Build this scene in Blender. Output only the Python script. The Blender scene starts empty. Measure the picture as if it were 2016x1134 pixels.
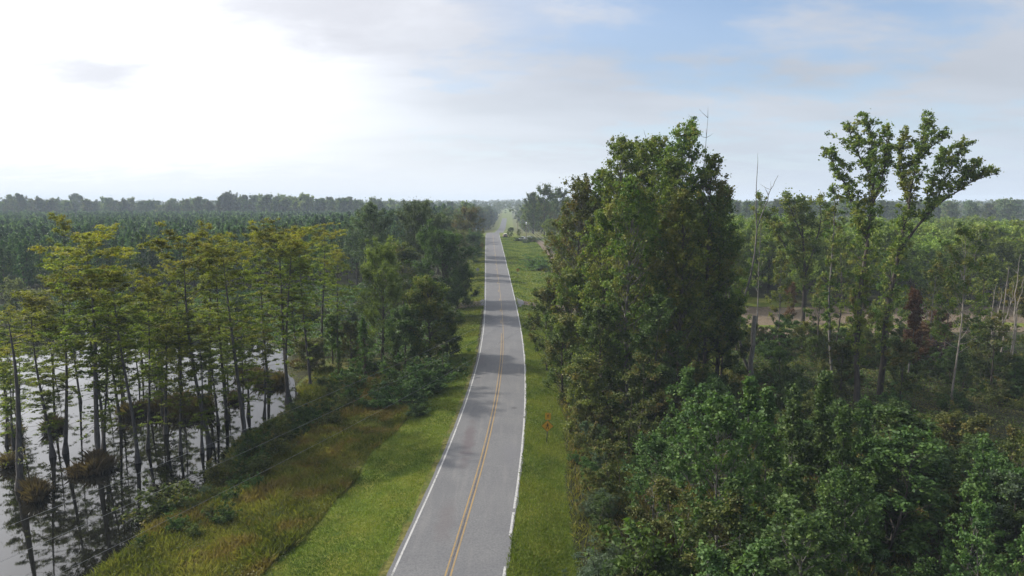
import bpy, math, random
import numpy as np
from mathutils import Vector
PI = math.pi
rng = np.random.default_rng(7)
random.seed(7)
scene = bpy.context.scene
COL = scene.collection

# ------------------------------------------------------------------ camera
FPX = 1344.0; TH = math.atan(172/FPX); CZ = 21.5
cam = bpy.data.cameras.new('camera'); camo = bpy.data.objects.new('camera', cam); COL.objects.link(camo)
cam.sensor_width = 36; cam.lens = 24; cam.clip_start = 0.5; cam.clip_end = 9000
camo.location = (0, 0, CZ); camo.rotation_euler = (PI/2 - TH, 0, 0)
scene.camera = camo

# ------------------------------------------------------------------ sun and sky
SUN_AZ = math.radians(-68); SUN_EL = math.radians(36)      # azimuth from +Y, clockwise
SD = Vector((math.sin(SUN_AZ)*math.cos(SUN_EL), math.cos(SUN_AZ)*math.cos(SUN_EL), math.sin(SUN_EL)))
sl = bpy.data.lights.new('sun', 'SUN'); sl.energy = 4.8; sl.angle = math.radians(1.6); sl.color = (1, .93, .82)
so = bpy.data.objects.new('sun', sl); COL.objects.link(so); so.rotation_euler = (-SD).to_track_quat('-Z', 'Y').to_euler()
scene.view_settings.view_transform = 'Standard'; scene.view_settings.look = 'None'
scene.view_settings.exposure = 0.25; scene.view_settings.gamma = 1.0

class NT:
    """small helper for node trees"""
    def __init__(s, tree): s.t = tree; s.n = tree.nodes; s.l = tree.links
    def new(s, typ, **kw):
        n = s.n.new(typ)
        for k, v in kw.items():
            if k.startswith('i_'):
                key = k[2:]; key = int(key) if key.isdigit() else key.replace('_', ' ')
                n.inputs[key].default_value = v
            else: setattr(n, k, v)
        return n
    def set(s, sock, v):
        if isinstance(v, bpy.types.NodeSocket): s.l.new(v, sock)
        elif v is not None:
            if isinstance(v, (tuple, list)) and len(v) == 3 and sock.type == 'RGBA': v = (*v, 1)
            sock.default_value = v
    def math(s, op, a, b=None, c=None, clamp=False):
        n = s.new('ShaderNodeMath', operation=op, use_clamp=clamp)
        s.set(n.inputs[0], a); s.set(n.inputs[1], b); s.set(n.inputs[2], c); return n.outputs[0]
    def mix(s, f, a, b, blend='MIX'):
        n = s.new('ShaderNodeMix', data_type='RGBA', blend_type=blend)
        s.set(n.inputs[0], f); s.set(n.inputs[6], a); s.set(n.inputs[7], b); return n.outputs[2]
    def rng(s, v, a, b, c=0., d=1., smooth=True):
        n = s.new('ShaderNodeMapRange', interpolation_type='SMOOTHSTEP' if smooth else 'LINEAR')
        for i, x in enumerate((v, a, b, c, d)): s.set(n.inputs[i], x)
        return n.outputs[0]
    def noise(s, vec, scale, detail=3, rough=.5, dist=0., off=None):
        n = s.new('ShaderNodeTexNoise'); s.set(n.inputs['Vector'], vec)
        n.inputs['Scale'].default_value = scale; n.inputs['Detail'].default_value = detail
        n.inputs['Roughness'].default_value = rough; n.inputs['Distortion'].default_value = dist
        return n.outputs[0]
    def ramp(s, f, stops):
        n = s.new('ShaderNodeValToRGB'); s.set(n.inputs[0], f); e = n.color_ramp.elements
        while len(e) < len(stops): e.new(0.5)
        for i, (p, c) in enumerate(stops): e[i].position = p; e[i].color = (*c, 1)
        return n.outputs[0]
    def vmath(s, op, a, b):
        n = s.new('ShaderNodeVectorMath', operation=op); s.set(n.inputs[0], a); s.set(n.inputs[1], b)
        return n.outputs['Value'] if op in ('DOT_PRODUCT', 'LENGTH', 'DISTANCE') else n.outputs[0]
    def mapping(s, vec, loc=(0, 0, 0), rot=(0, 0, 0), scale=(1, 1, 1)):
        n = s.new('ShaderNodeMapping'); s.set(n.inputs[0], vec)
        n.inputs[1].default_value = loc; n.inputs[2].default_value = rot; n.inputs[3].default_value = scale
        return n.outputs[0]

def build_world():
    w = bpy.data.worlds.new("World"); scene.world = w; w.use_nodes = True
    t = NT(w.node_tree); t.n.clear()
    out = t.new('ShaderNodeOutputWorld'); bg = t.new('ShaderNodeBackground')
    sky = t.new('ShaderNodeTexSky', sky_type='NISHITA', sun_disc=False)
    sky.sun_elevation = SUN_EL; sky.sun_rotation = SUN_AZ; sky.air_density = 1.0; sky.dust_density = .5; sky.ozone_density = 3.0
    skyc = t.mix(1.0, sky.outputs[0], (0.135, 0.138, 0.14), 'MULTIPLY')
    d = t.new('ShaderNodeTexCoord').outputs['Generated']
    sep = t.new('ShaderNodeSeparateXYZ'); t.set(sep.inputs[0], d)
    z = sep.outputs[2]
    zz = t.math('ADD', t.math('MAXIMUM', z, 0.0), 0.20)
    comb = t.new('ShaderNodeCombineXYZ')
    t.set(comb.inputs[0], t.math('DIVIDE', sep.outputs[0], zz)); t.set(comb.inputs[1], t.math('DIVIDE', sep.outputs[1], zz))
    p = comb.outputs[0]
    ds = t.math('MAXIMUM', t.vmath('DOT_PRODUCT', d, tuple(SD)), 0.0)
    # cloud layer: broad soft banks with finer ragged detail on a plane high overhead
    p1 = t.mapping(p, loc=(3.1, 1.7, 0), rot=(0, 0, .25), scale=(.85, 1.15, 1))
    n1 = t.noise(p1, 1.5, 8, .58, .15)
    n2 = t.noise(t.mapping(p, loc=(9, 4, 2), rot=(0, 0, -.2), scale=(1.1, 1.8, 1)), 3.2, 7, .6, .2)
    cov = t.math('ADD', t.math('MULTIPLY', n1, .7), t.math('MULTIPLY', n2, .3))
    cov = t.math('ADD', cov, t.math('MULTIPLY', t.rng(ds, .40, .82), .24))       # thicker towards the sun
    mask = t.math('ADD', t.rng(ds, .1, .8, .06, .55), t.math('MULTIPLY', t.rng(cov, .40, .60), t.rng(ds, .1, .8, .74, .45)))
    mask = t.math('MINIMUM', t.math('ADD', mask, t.rng(z, .04, .38, .50, 0)), 1.0)
    glow = t.math('POWER', ds, 4.0)
    bright = t.math('ADD', .57, t.math('MULTIPLY', glow, 3.5))
    shade = t.rng(t.noise(t.mapping(p, loc=(5, 8, 1), scale=(.5, 1.1, 1)), 1.0, 5, .5, .2), .3, .7, .82, 1.12)
    ccol = t.mix(t.rng(ds, .25, .7), (.93, .955, 1.03), (1.0, .985, .99))
    comb2 = t.new('ShaderNodeVectorMath', operation='SCALE'); t.set(comb2.inputs[0], ccol); t.set(comb2.inputs[3], t.math('MULTIPLY', bright, shade))
    # dense grey cloud smudges and a low bank over the left horizon
    def blob(az, el, sa, se):
        c = Vector((math.sin(math.radians(az))*math.cos(math.radians(el)), math.cos(math.radians(az))*math.cos(math.radians(el)), math.sin(math.radians(el))))
        df = t.vmath('SUBTRACT', d, tuple(c))
        s3 = t.new('ShaderNodeVectorMath', operation='MULTIPLY'); t.set(s3.inputs[0], df); s3.inputs[1].default_value = (1/sa, 1/sa, 1/se)
        r = t.vmath('LENGTH', s3.outputs[0], (0, 0, 0))
        r = t.math('ADD', r, t.math('MULTIPLY', t.math('SUBTRACT', n2, .5), 1.6))
        return t.rng(r, .0, 1.5, 1, 0)
    grey = t.math('MAXIMUM', blob(-30, 8.7, .11, .036), blob(-15.5, 14.5, .26, .07))
    bank = t.math('MULTIPLY', t.rng(t.math('ADD', z, t.math('MULTIPLY', t.math('SUBTRACT', n2, .5), .10)), .015, .075, 1, 0), t.rng(sep.outputs[0], -.2, .25, 1, .25))
    c = t.mix(t.math('MULTIPLY', mask, .84), skyc, comb2.outputs[0])
    c = t.mix(t.math('MULTIPLY', grey, .76), c, (.56, .58, .64))
    hz = t.rng(z, 0.0, .16, .75, 0)
    c = t.mix(hz, c, t.mix(t.rng(sep.outputs[0], -.35, .6), (.86, .90, .96), (.48, .58, .72)))
    c = t.mix(t.math('MULTIPLY', bank, .70), c, (.72, .77, .83))
    t.set(bg.inputs[0], c); bg.inputs[1].default_value = 1.0
    t.l.new(bg.outputs[0], out.inputs[0])
    # clouds brightness lives in the colour; the clear sky part is the Sky Texture at strength 0.09
build_world()

# ------------------------------------------------------------------ picture to ground helpers (positions in metres on the terrain)
def ray(px, py):
    xc = (px-1008)/FPX; yc = (567-py)/FPX
    return xc, math.cos(TH)+yc*math.sin(TH), yc*math.cos(TH)-math.sin(TH)
def atY(px, py, Y):
    a, b, c = ray(px, py); t = Y/b
    return np.array((a*t, Y, CZ+c*t))
def ground_at(px, py, z=None):
    if z is not None:
        a, b, c = ray(px, py); t = (z-CZ)/c; return np.array((a*t, b*t, z))
    z = -1.0
    for _ in range(12):
        p = ground_at(px, py, z); z = .5*z+.5*float(T(p[0], p[1]))
    return ground_at(px, py, z)

# ------------------------------------------------------------------ terrain
RY = np.array([-60, 0, 36.6, 46.6, 57.7, 73.8, 94.3, 116.4, 141.9, 176.3, 218.4, 277.2, 326.7, 360, 420, 520, 689.7, 773.9, 937.8, 1200, 1600, 4000.])
RX = np.array([-9.5, -6, -3.66, -2.9, -2.25, -1.67, -1.39, -1.65, -2.36, -3.63, -5.26, -7.42, -9.24, -10.0, -10.3, -10.2, -10.1, -10.2, -10.9, -12, -14, -30.])
RZ = np.array([.3, .3, .25, .2, .05, -.2, -.5, -.5, -.1, 1.0, 2.6, 4.1, 4.85, 4.6, 2.0, -3.0, -6.6, -7.2, -6.4, -2, 2, 2.])
def smooth_tab(xs, ys):
    g = np.arange(-60, 4001, 2.0); v = np.interp(g, xs, ys)
    k = np.hanning(15); k /= k.sum()
    vp = np.pad(v, 7, mode='edge'); return g, np.convolve(vp, k, mode='valid')
GX, VX = smooth_tab(RY, RX); GZ, VZ = smooth_tab(RY, RZ)
def rx(y): return np.interp(y, GX, VX)
def rz(y): return np.interp(y, GZ, VZ)
def sstep(a, b, x):
    t = np.clip((x-a)/(b-a), 0, 1); return t*t*(3-2*t)
def wob(x, y, s=1.0, o=0.0):
    return (np.sin(x*.31*s+o+1.3*np.sin(y*.17*s+o))+np.sin(y*.27*s+2.1+o+1.1*np.sin(x*.21*s))+.5*np.sin((x+y)*.73*s+o)+.5*np.sin((x-y)*.61*s+1))/3
WATER = -2.0
def shore(x, y):
    """positive on land, negative in the pond (metres)"""
    sx = np.interp(y, [-20, 30, 40, 47, 57, 65, 78, 90, 106, 118, 130], [-27, -26, -25.9, -25.3, -25.8, -26.6, -25, -30, -36, -46, -62])
    return np.maximum(x-sx, y-126-3*np.sin(x*.06)) + .7*wob(x, y, 1.0)
def T(x, y):
    x = np.asarray(x, float); y = np.asarray(y, float)
    u = x-rx(y); zr = rz(y)
    near = 1-sstep(120, 190, y)
    pl = np.interp(u, [-21, -17, -12, -8, -5, -3.7], [-1.55, -1.35, -.95, -.55, -.08, 0])
    pr = np.interp(u, [3.5, 5, 8, 10, 14, 30], [0, -.1, -.75, -1.15, -1.5, -1.8])
    pf = -.25*sstep(3.5, 9, np.abs(u))
    prof = np.where(u < 0, pl, pr)*near + pf*(1-near)
    base = np.interp(y, [0, 300, 700, 1200], [-1.6, -1.4, -3, -1])
    w = 1-sstep(16, 110, np.abs(u))
    z = base+(zr+prof-base)*w
    rough = sstep(4, 12, np.abs(u))
    z = z + rough*(.10*wob(x, y, 1.7, 2)+.10*wob(x, y, .6, 5))
    s = shore(x, y)
    z = np.where(y < 135, -3.2+(np.maximum(z, -1.75)+3.2)*sstep(-3.0, 1.2, s), z)
    return z

# ------------------------------------------------------------------ mesh helpers
def mkmesh(name, V, Q, mat, attrs=None, smooth=False):
    V = np.asarray(V, np.float32); Q = np.asarray(Q, np.int32)
    me = bpy.data.meshes.new(name)
    me.vertices.add(len(V)); me.vertices.foreach_set('co', V.ravel())
    k = Q.shape[1]
    me.loops.add(Q.size); me.loops.foreach_set('vertex_index', Q.ravel())
    me.polygons.add(len(Q)); me.polygons.foreach_set('loop_start', np.arange(0, Q.size, k, dtype=np.int32))
    me.polygons.foreach_set('loop_total', np.full(len(Q), k, np.int32))
    if smooth: me.polygons.foreach_set('use_smooth', np.ones(len(Q), bool))
    for an, av in (attrs or {}).items():
        a = me.attributes.new(an, 'FLOAT', 'POINT'); a.data.foreach_set('value', np.asarray(av, np.float32))
    me.materials.append(mat); me.update(calc_edges=True)
    return me
class Geo:
    """collects quads and per-vertex attributes"""
    def __init__(s): s.V = []; s.Q = []; s.R = []; s.H = []; s.n = 0
    def add(s, V, Q, r=None, h=None):
        V = np.asarray(V, float).reshape(-1, 3); s.V.append(V); s.Q.append(np.asarray(Q, int)+s.n); s.n += len(V)
        s.R.append(np.full(len(V), .5) if r is None else r); s.H.append(np.zeros(len(V)) if h is None else h)
    def mesh(s, name, mat, smooth=False):
        return mkmesh(name, np.concatenate(s.V), np.concatenate(s.Q), mat, {'rnd': np.concatenate(s.R), 'ht': np.concatenate(s.H)}, smooth)
    def tube(s, P, R, sides=6):
        P = np.asarray(P, float); K = len(P); R = np.broadcast_to(np.asarray(R, float), (K,))
        Tn = np.gradient(P, axis=0); Tn /= np.linalg.norm(Tn, axis=1, keepdims=True)+1e-9
        ref = np.array((1, 0, 0.)) if abs(Tn[0][2]) > .7 else np.array((0, 0, 1.))
        A = np.cross(Tn, ref); A /= np.linalg.norm(A, axis=1, keepdims=True)+1e-9; B = np.cross(Tn, A)
        a = np.linspace(0, 2*PI, sides, endpoint=False)
        V = P[:, None]+R[:, None, None]*(A[:, None]*np.cos(a)[None, :, None]+B[:, None]*np.sin(a)[None, :, None])
        i = np.arange(K-1)[:, None]*sides; j = np.arange(sides)[None]; j2 = (j+1) % sides
        Q = np.stack([i+j, i+j2, i+sides+j2, i+sides+j], -1).reshape(-1, 4)
        s.add(V, Q)
    def box(s, c, d, rotz=0.):
        c = np.array(c, float); d = np.array(d, float)/2
        v = np.array([(x, y, z) for z in (-1, 1) for x, y in ((-1, -1), (1, -1), (1, 1), (-1, 1))], float)*d
        ca, sa = math.cos(rotz), math.sin(rotz)
        v = np.stack([v[:, 0]*ca-v[:, 1]*sa, v[:, 0]*sa+v[:, 1]*ca, v[:, 2]], 1)+c
        s.add(v, [(3, 2, 1, 0), (4, 5, 6, 7), (0, 1, 5, 4), (1, 2, 6, 5), (2, 3, 7, 6), (3, 0, 4, 7)])

def unit(v): return v/(np.linalg.norm(v, axis=-1, keepdims=True)+1e-9)
def leaves(g, C, size, tone, ht, aspect=.6, up=.35, droop=0., r=rng):
    """one small rhombic leaf per centre"""
    n = len(C)
    N = unit(r.normal(size=(n, 3))+np.array((0, 0, up*2.0)))
    A = unit(np.cross(N, r.normal(size=(n, 3)))); 
    if droop: A = unit(A+np.array((0, 0, -droop)))
    B = unit(np.cross(N, A))
    L = (size*r.uniform(.65, 1.3, n))[:, None]
    bend = N*L*.12
    V = np.stack([C-A*L*.5, C+B*L*.5*aspect+bend, C+A*L*.5, C-B*L*.5*aspect+bend], 1)
    Q = np.arange(n*4).reshape(n, 4)
    rr = np.clip(.62*tone+.38*r.random(n), 0, 1)
    g.add(V.reshape(-1, 3), Q, np.repeat(rr, 4), np.repeat(ht, 4))
def clumps(g, C, R, per, size, H, flat=.75, aspect=.6, up=.35, r=rng, shell=.45):
    C = np.asarray(C); R = np.broadcast_to(np.asarray(R, float), (len(C),)); n = len(C)
    cnt = np.maximum(3, (per*(R/np.mean(R))**1.6*r.uniform(.5, 1.4, n)).astype(int))
    idx = np.repeat(np.arange(n), cnt); m = len(idx)
    d = unit(r.normal(size=(m, 3))); rad = np.clip(np.abs(r.normal(size=m))*.42+.30*r.random(m), 0, 1.7)
    lump = 1+.35*np.sin(d[:, 0]*5+idx)*np.sin(d[:, 1]*4+idx*1.7)
    off = d*(rad*lump*R[idx])[:, None]; off[:, 2] *= flat
    P = C[idx]+off
    tone = r.random(n)[idx]
    leaves(g, P, size, tone, np.clip(P[:, 2]/H, 0, 1), aspect, up, r=r)
def curve(p0, d, L, bendup, n=5, wig=.06, r=rng):
    """polyline from p0 along d, curving upwards by bendup"""
    P = [np.array(p0, float)]; d = unit(np.array(d, float))
    for i in range(n-1):
        d = unit(d+np.array((0, 0, bendup/(n-1)))+r.normal(size=3)*wig); P.append(P[-1]+d*L/(n-1))
    return np.array(P)

# ------------------------------------------------------------------ materials
def bsdf_mat(name):
    m = bpy.data.materials.new(name); m.use_nodes = True; t = NT(m.node_tree); t.n.clear()
    out = t.new('ShaderNodeOutputMaterial'); b = t.new('ShaderNodeBsdfPrincipled'); t.l.new(b.outputs[0], out.inputs[0])
    return m, t, b, out
def foliage(name, dark, mid, light, top=None, top_at=(.55, .95), transl=.32, gloss=.30, spots=None):
    m, t, b, out = bsdf_mat(name)
    a = t.new('ShaderNodeAttribute', attribute_name='rnd').outputs['Fac']
    oi = t.new('ShaderNodeObjectInfo')
    c = t.ramp(a, [(0.08, dark), (.5, mid), (.93, light)])
    if top is not None:
        h = t.new('ShaderNodeAttribute', attribute_name='ht').outputs['Fac']
        tc = t.new('ShaderNodeTexCoord').outputs['Object']
        nz = t.noise(tc, .5, 2)
        f = t.rng(t.math('ADD', h, t.math('MULTIPLY', t.math('SUBTRACT', nz, .5), .5)), top_at[0], top_at[1])
        f = t.math('MULTIPLY', f, t.math('ADD', .45, t.math('MULTIPLY', oi.outputs['Random'], .7)), clamp=True)
        c = t.mix(f, c, t.mix(a, top[0], top[1]))
    if spots is not None:
        tc2 = t.new('ShaderNodeTexCoord').outputs['Object']
        f2 = t.rng(t.math('ADD', t.noise(tc2, .35, 3), t.math('MULTIPLY', a, .25)), .62, .78)
        c = t.mix(t.math('MULTIPLY', f2, .75), c, spots)
    hs = t.new('ShaderNodeHueSaturation'); t.set(hs.inputs['Color'], c)
    t.set(hs.inputs['Hue'], t.math('ADD', .485, t.math('MULTIPLY', oi.outputs['Random'], .03)))
    hs.inputs['Saturation'].default_value = 1.0
    t.set(hs.inputs['Value'], t.math('ADD', .82, t.math('MULTIPLY', oi.outputs['Random'], .45)))
    t.set(b.inputs['Base Color'], hs.outputs[0]); b.inputs['Roughness'].default_value = .62
    b.inputs['Specular IOR Level'].default_value = gloss
    tr = t.new('ShaderNodeBsdfTranslucent')
    t.set(tr.inputs[0], t.mix(1.0, hs.outputs[0], (1.35, 1.5, .65), 'MULTIPLY'))
    ms = t.new('ShaderNodeMixShader'); ms.inputs[0].default_value = transl
    t.l.new(b.outputs[0], ms.inputs[1]); t.l.new(tr.outputs[0], ms.inputs[2]); t.l.new(ms.outputs[0], out.inputs[0])
    return m
def bark(name, a, b_, scale=2.0, stretch=.25):
    m, t, b, out = bsdf_mat(name)
    tc = t.mapping(t.new('ShaderNodeTexCoord').outputs['Object'], scale=(1, 1, stretch))
    n = t.noise(tc, scale*3, 5, .6); n2 = t.noise(tc, scale*.4, 2)
    t.set(b.inputs['Base Color'], t.mix(t.rng(t.math('ADD', t.math('MULTIPLY', n, .7), t.math('MULTIPLY', n2, .3)), .35, .65), a, b_))
    b.inputs['Roughness'].default_value = .9
    bu = t.new('ShaderNodeBump'); bu.inputs['Strength'].default_value = .5; bu.inputs['Distance'].default_value = .03
    t.set(bu.inputs['Height'], n); t.l.new(bu.outputs[0], b.inputs['Normal'])
    return m
def plain(name, col, rough=.6, metal=0., var=.15, scale=3.):
    m, t, b, out = bsdf_mat(name)
    n = t.noise(t.new('ShaderNodeTexCoord').outputs['Object'], scale, 4)
    t.set(b.inputs['Base Color'], t.mix(t.rng(n, .3, .7), tuple(c*(1-var) for c in col), tuple(min(1, c*(1+var)) for c in col)))
    b.inputs['Roughness'].default_value = rough; b.inputs['Metallic'].default_value = metal
    return m
M = {}
M['gum'] = foliage('sweetgum_leaves', (.026, .054, .010), (.078, .124, .018), (.175, .215, .034), spots=(.14, .12, .03))
M['gum_brown'] = foliage('turning_leaves', (.042, .055, .014), (.095, .112, .024), (.165, .170, .036), spots=(.15, .105, .03))
M['tulip'] = foliage('tall_tree_leaves', (.036, .064, .010), (.092, .134, .018), (.195, .220, .034), spots=(.16, .15, .03))
M['sapling'] = foliage('sapling_leaves', (.022, .050, .013), (.054, .100, .024), (.110, .165, .044))
M['sapling_olive'] = foliage('olive_leaves', (.028, .044, .011), (.066, .092, .020), (.130, .155, .034), spots=(.13, .10, .03))
M['bright'] = foliage('bright_leaves', (.035, .070, .012), (.070, .125, .020), (.125, .185, .034))
M['grey_green'] = foliage('grey_green_leaves', (.035, .060, .035), (.065, .100, .055), (.100, .135, .075))
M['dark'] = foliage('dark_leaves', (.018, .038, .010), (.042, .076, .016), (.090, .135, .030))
M['orchard'] = foliage('orchard_leaves', (.050, .085, .012), (.125, .180, .024), (.230, .280, .048))
M['pine'] = foliage('pine_needles', (.018, .046, .018), (.062, .125, .036), (.185, .270, .080), transl=.15, gloss=.4)
M['bigpine'] = foliage('broad_pine_needles', (.028, .056, .016), (.066, .110, .028), (.130, .185, .050), transl=.15)
M['cypress'] = foliage('cypress_needles', (.048, .076, .012), (.125, .160, .020), (.235, .255, .034), top=((.13, .108, .014), (.25, .190, .022)), top_at=(.78, 1.16), transl=.45)
M['willow'] = foliage('willow_leaves', (.060, .085, .015), (.120, .150, .026), (.200, .225, .045))
M['pale'] = foliage('pale_leaves', (.070, .085, .030), (.120, .130, .050), (.190, .190, .090))
M['rust'] = foliage('rust_leaves', (.055, .024, .012), (.085, .040, .020), (.120, .065, .030))
M['far'] = foliage('far_leaves', (.028, .052, .016), (.062, .098, .026), (.120, .165, .042), spots=(.10, .085, .03))
M['drygrass'] = foliage('dry_marsh_grass', (.055, .040, .018), (.110, .080, .036), (.170, .130, .060), transl=.2)
M['weed'] = foliage('tall_weeds', (.060, .076, .014), (.135, .145, .028), (.235, .215, .060), transl=.35, spots=(.17, .12, .045))
M['grass'] = foliage('verge_grass', (.050, .080, .014), (.100, .135, .020), (.175, .190, .036), transl=.35)
M['bark_dark'] = bark('dark_bark', (.030, .024, .018), (.075, .062, .048))
M['bark_grey'] = bark('grey_bark', (.070, .064, .055), (.170, .160, .145))
M['bark_cyp'] = bark('cypress_bark', (.040, .034, .030), (.105, .095, .086), 3)
M['bark_dead'] = bark('bleached_dead_wood', (.12, .105, .085), (.27, .24, .20), 3)
M['bark_pine'] = bark('pine_bark', (.05, .034, .024), (.11, .075, .05))
M['brush'] = bark('dark_brush', (.018, .011, .009), (.060, .034, .026), 3, 1)

# ------------------------------------------------------------------ things
def link(o, parent=None):
    COL.objects.link(o)
    if parent is not None: o.parent = parent
    return o
def tag(o, label=None, cat=None, group=None, kind=None):
    if label: o['label'] = label
    if cat: o['category'] = cat
    if group: o['group'] = group
    if kind: o['kind'] = kind
    return o
def obj(name, me, parent=None): return link(bpy.data.objects.new(name, me), parent)
def thing(name, label, cat, parts, loc, rotz=0., scale=1., group=None, tilt=(0, 0)):
    e = link(bpy.data.objects.new(name, None)); e.empty_display_size = .3
    e.location = tuple(float(v) for v in loc); e.rotation_euler = (tilt[0], tilt[1], float(rotz))
    e.scale = (scale,)*3 if np.isscalar(scale) else tuple(float(v) for v in scale)
    tag(e, label, cat, group)
    for pn, me in parts: obj(pn, me, e)
    return e

# ------------------------------------------------------------------ tree builders: each returns [('trunk', mesh), ('crown', mesh)], height
def broadleaf(name, H=20, R=5, cb=.3, nlimb=26, per=60, leaf=.28, clump=1.1, shape='oval', mat='gum', bk='bark_dark',
              tr=.28, lean=.04, seed=1, flat=.75, stems=1, upb=.6, aspect=.65, gaps=.0):
    r = np.random.default_rng(seed); wood = Geo(); fol = Geo(); C = []; CR = []
    def shp(t):      # t 0..1 through the crown
        if shape == 'oval': return math.sqrt(max(.02, 1-(2*t-.85)**2/1.45))
        if shape == 'cone': return (1-t)**.75*.95+.10
        if shape == 'round': return math.sqrt(max(.03, 1-(2*t-.95)**2/1.1))
        if shape == 'top': return .35+.75*math.sin(PI*min(1, t*.9+.05))*(.5+.5*t)
        return .7
    for s in range(stems):
        d0 = np.array((r.normal()*lean, r.normal()*lean, 1.0)) if stems == 1 else np.array((math.cos(s*2.4+1)*.17, math.sin(s*2.4+1)*.17, 1.))
        h = H*(1 if s == 0 else r.uniform(.75, .95))
        tp = curve((math.cos(s*2.4)*.25*(stems > 1), math.sin(s*2.4)*.25*(stems > 1), -.3), d0, h, .12 if stems > 1 else .05, 9, .035, r)
        tp[:, 2] *= h/max(tp[-1, 2], .1)
        if stems == 1: tp[:, :2] -= np.outer(np.linspace(0, 1, 9), tp[-1, :2])
        rad = tr*(1-np.linspace(0, 1, 9)*.9); rad[0] *= 1.35
        wood.tube(tp, rad/(1 if stems == 1 else 1.3), 7)
        nl = max(6, int(nlimb/stems)); az = r.uniform(0, 6)
        for i in range(nl):
            t = (i+.5)/nl; t = t**.9; zf = cb+(1-cb)*t*.97
            p0 = np.array([np.interp(zf*8, range(9), tp[:, k]) for k in range(3)])
            az += 2.399+r.normal()*.35
            if r.random() < gaps: continue
            L = R*shp(t)*r.uniform(.62, 1.18)/(1 if stems == 1 else 1.15)
            el = math.radians(12+50*t+r.normal()*10)
            br = curve(p0, (math.cos(az)*math.cos(el), math.sin(az)*math.cos(el), math.sin(el)), L, upb, 5, .10, r)
            wood.tube(br, np.linspace(max(.02, tr*.32*(1-t*.6)), .012, 5), 4)
            C.append(br[-1]); CR.append(clump*r.uniform(.6, 1.0))
            ns = max(2, int(L/1.0))
            for k in range(ns):
                f = r.uniform(.32, .97); q = np.array([np.interp(f*4, range(5), br[:, kk]) for kk in range(3)])
                sd = unit(br[-1]-br[0]); side = unit(np.cross(sd, (0, 0, 1)))*r.choice((-1, 1))
                sb = curve(q, sd*.6+side*r.uniform(.4, 1.)+np.array((0, 0, r.uniform(-.15, .6))), L*r.uniform(.22, .45), .3, 3, .1, r)
                wood.tube(sb, (.02, .014, .007), 3)
                C.append(sb[-1]); CR.append(clump*r.uniform(.5, 1.1)); C.append(sb[1]); CR.append(clump*r.uniform(.3, .7))
    clumps(fol, np.array(C), np.array(CR), per, leaf, H, flat, aspect, .35, r)
    return [('trunk', wood.mesh(name+'_trunk', M[bk], True)), ('crown', fol.mesh(name+'_crown', M[mat]))], H

def stems_tree(name, stems, mat='tulip', bk='bark_dark', per=60, leaf=.27, clump=.9, seed=3, dens=1.0):
    """tree with hand-laid stems: each stem = (points, r0, r1, leafy_from, side_len, upright)"""
    r = np.random.default_rng(seed); wood = Geo(); fol = Geo(); C = []; CR = []
    for P, r0, r1, f0, sl_, upr in stems:
        P = np.array(P, float); s = np.r_[0, np.cumsum(np.linalg.norm(np.diff(P, axis=0), axis=1))]; Lt = s[-1]
        S = np.linspace(0, Lt, 14); PP = np.stack([np.interp(S, s, P[:, k]) for k in range(3)], 1)
        k3 = np.array((.25, .5, .25)); 
        for k in range(3): PP[1:-1, k] = np.convolve(PP[:, k], k3, 'valid')
        PP[1:-1] += r.normal(size=(12, 3))*.05
        wood.tube(PP, np.linspace(r0, r1, 14)**1.0, 8)
        n = int(Lt*(1-f0)*1.35*dens); az = r.uniform(0, 6)
        for i in range(n):
            f = f0+(1-f0)*(i+r.random())/n; az += 2.399+r.normal()*.5
            q = np.array([np.interp(f*13, range(14), PP[:, k]) for k in range(3)])
            el = math.radians(upr+r.normal()*14); L = sl_*r.uniform(.35, 1.25)*(1-.45*abs(2*(f-f0)/(1-f0)-1))
            b = curve(q, (math.cos(az)*math.cos(el), math.sin(az)*math.cos(el), math.sin(el)), L, .5, 5, .14, r)
            wood.tube(b, np.linspace(.05, .012, 5), 4)
            C.append(b[-1]); CR.append(clump*r.uniform(.55, 1.1)); C.append(b[3]+r.normal(size=3)*.25); CR.append(clump*r.uniform(.4, .8))
            for k in range(max(1, int(L/1.1))):
                q2 = b[r.integers(1, 5)]; sb = curve(q2, r.normal(size=3)+np.array((0, 0, .5)), L*r.uniform(.25, .45), .3, 3, .1, r)
                wood.tube(sb, (.02, .013, .006), 3); C.append(sb[-1]); CR.append(clump*r.uniform(.45, 1.0))
        C.append(PP[-1]); CR.append(clump*.8)
    C = np.array(C); H = max(C[:, 2])
    clumps(fol, C, np.array(CR), per, leaf, H, .85, .7, .3, r)
    return [('trunk', wood.mesh(name+'_trunk', M[bk], True)), ('crown', fol.mesh(name+'_crown', M[mat]))]

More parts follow.
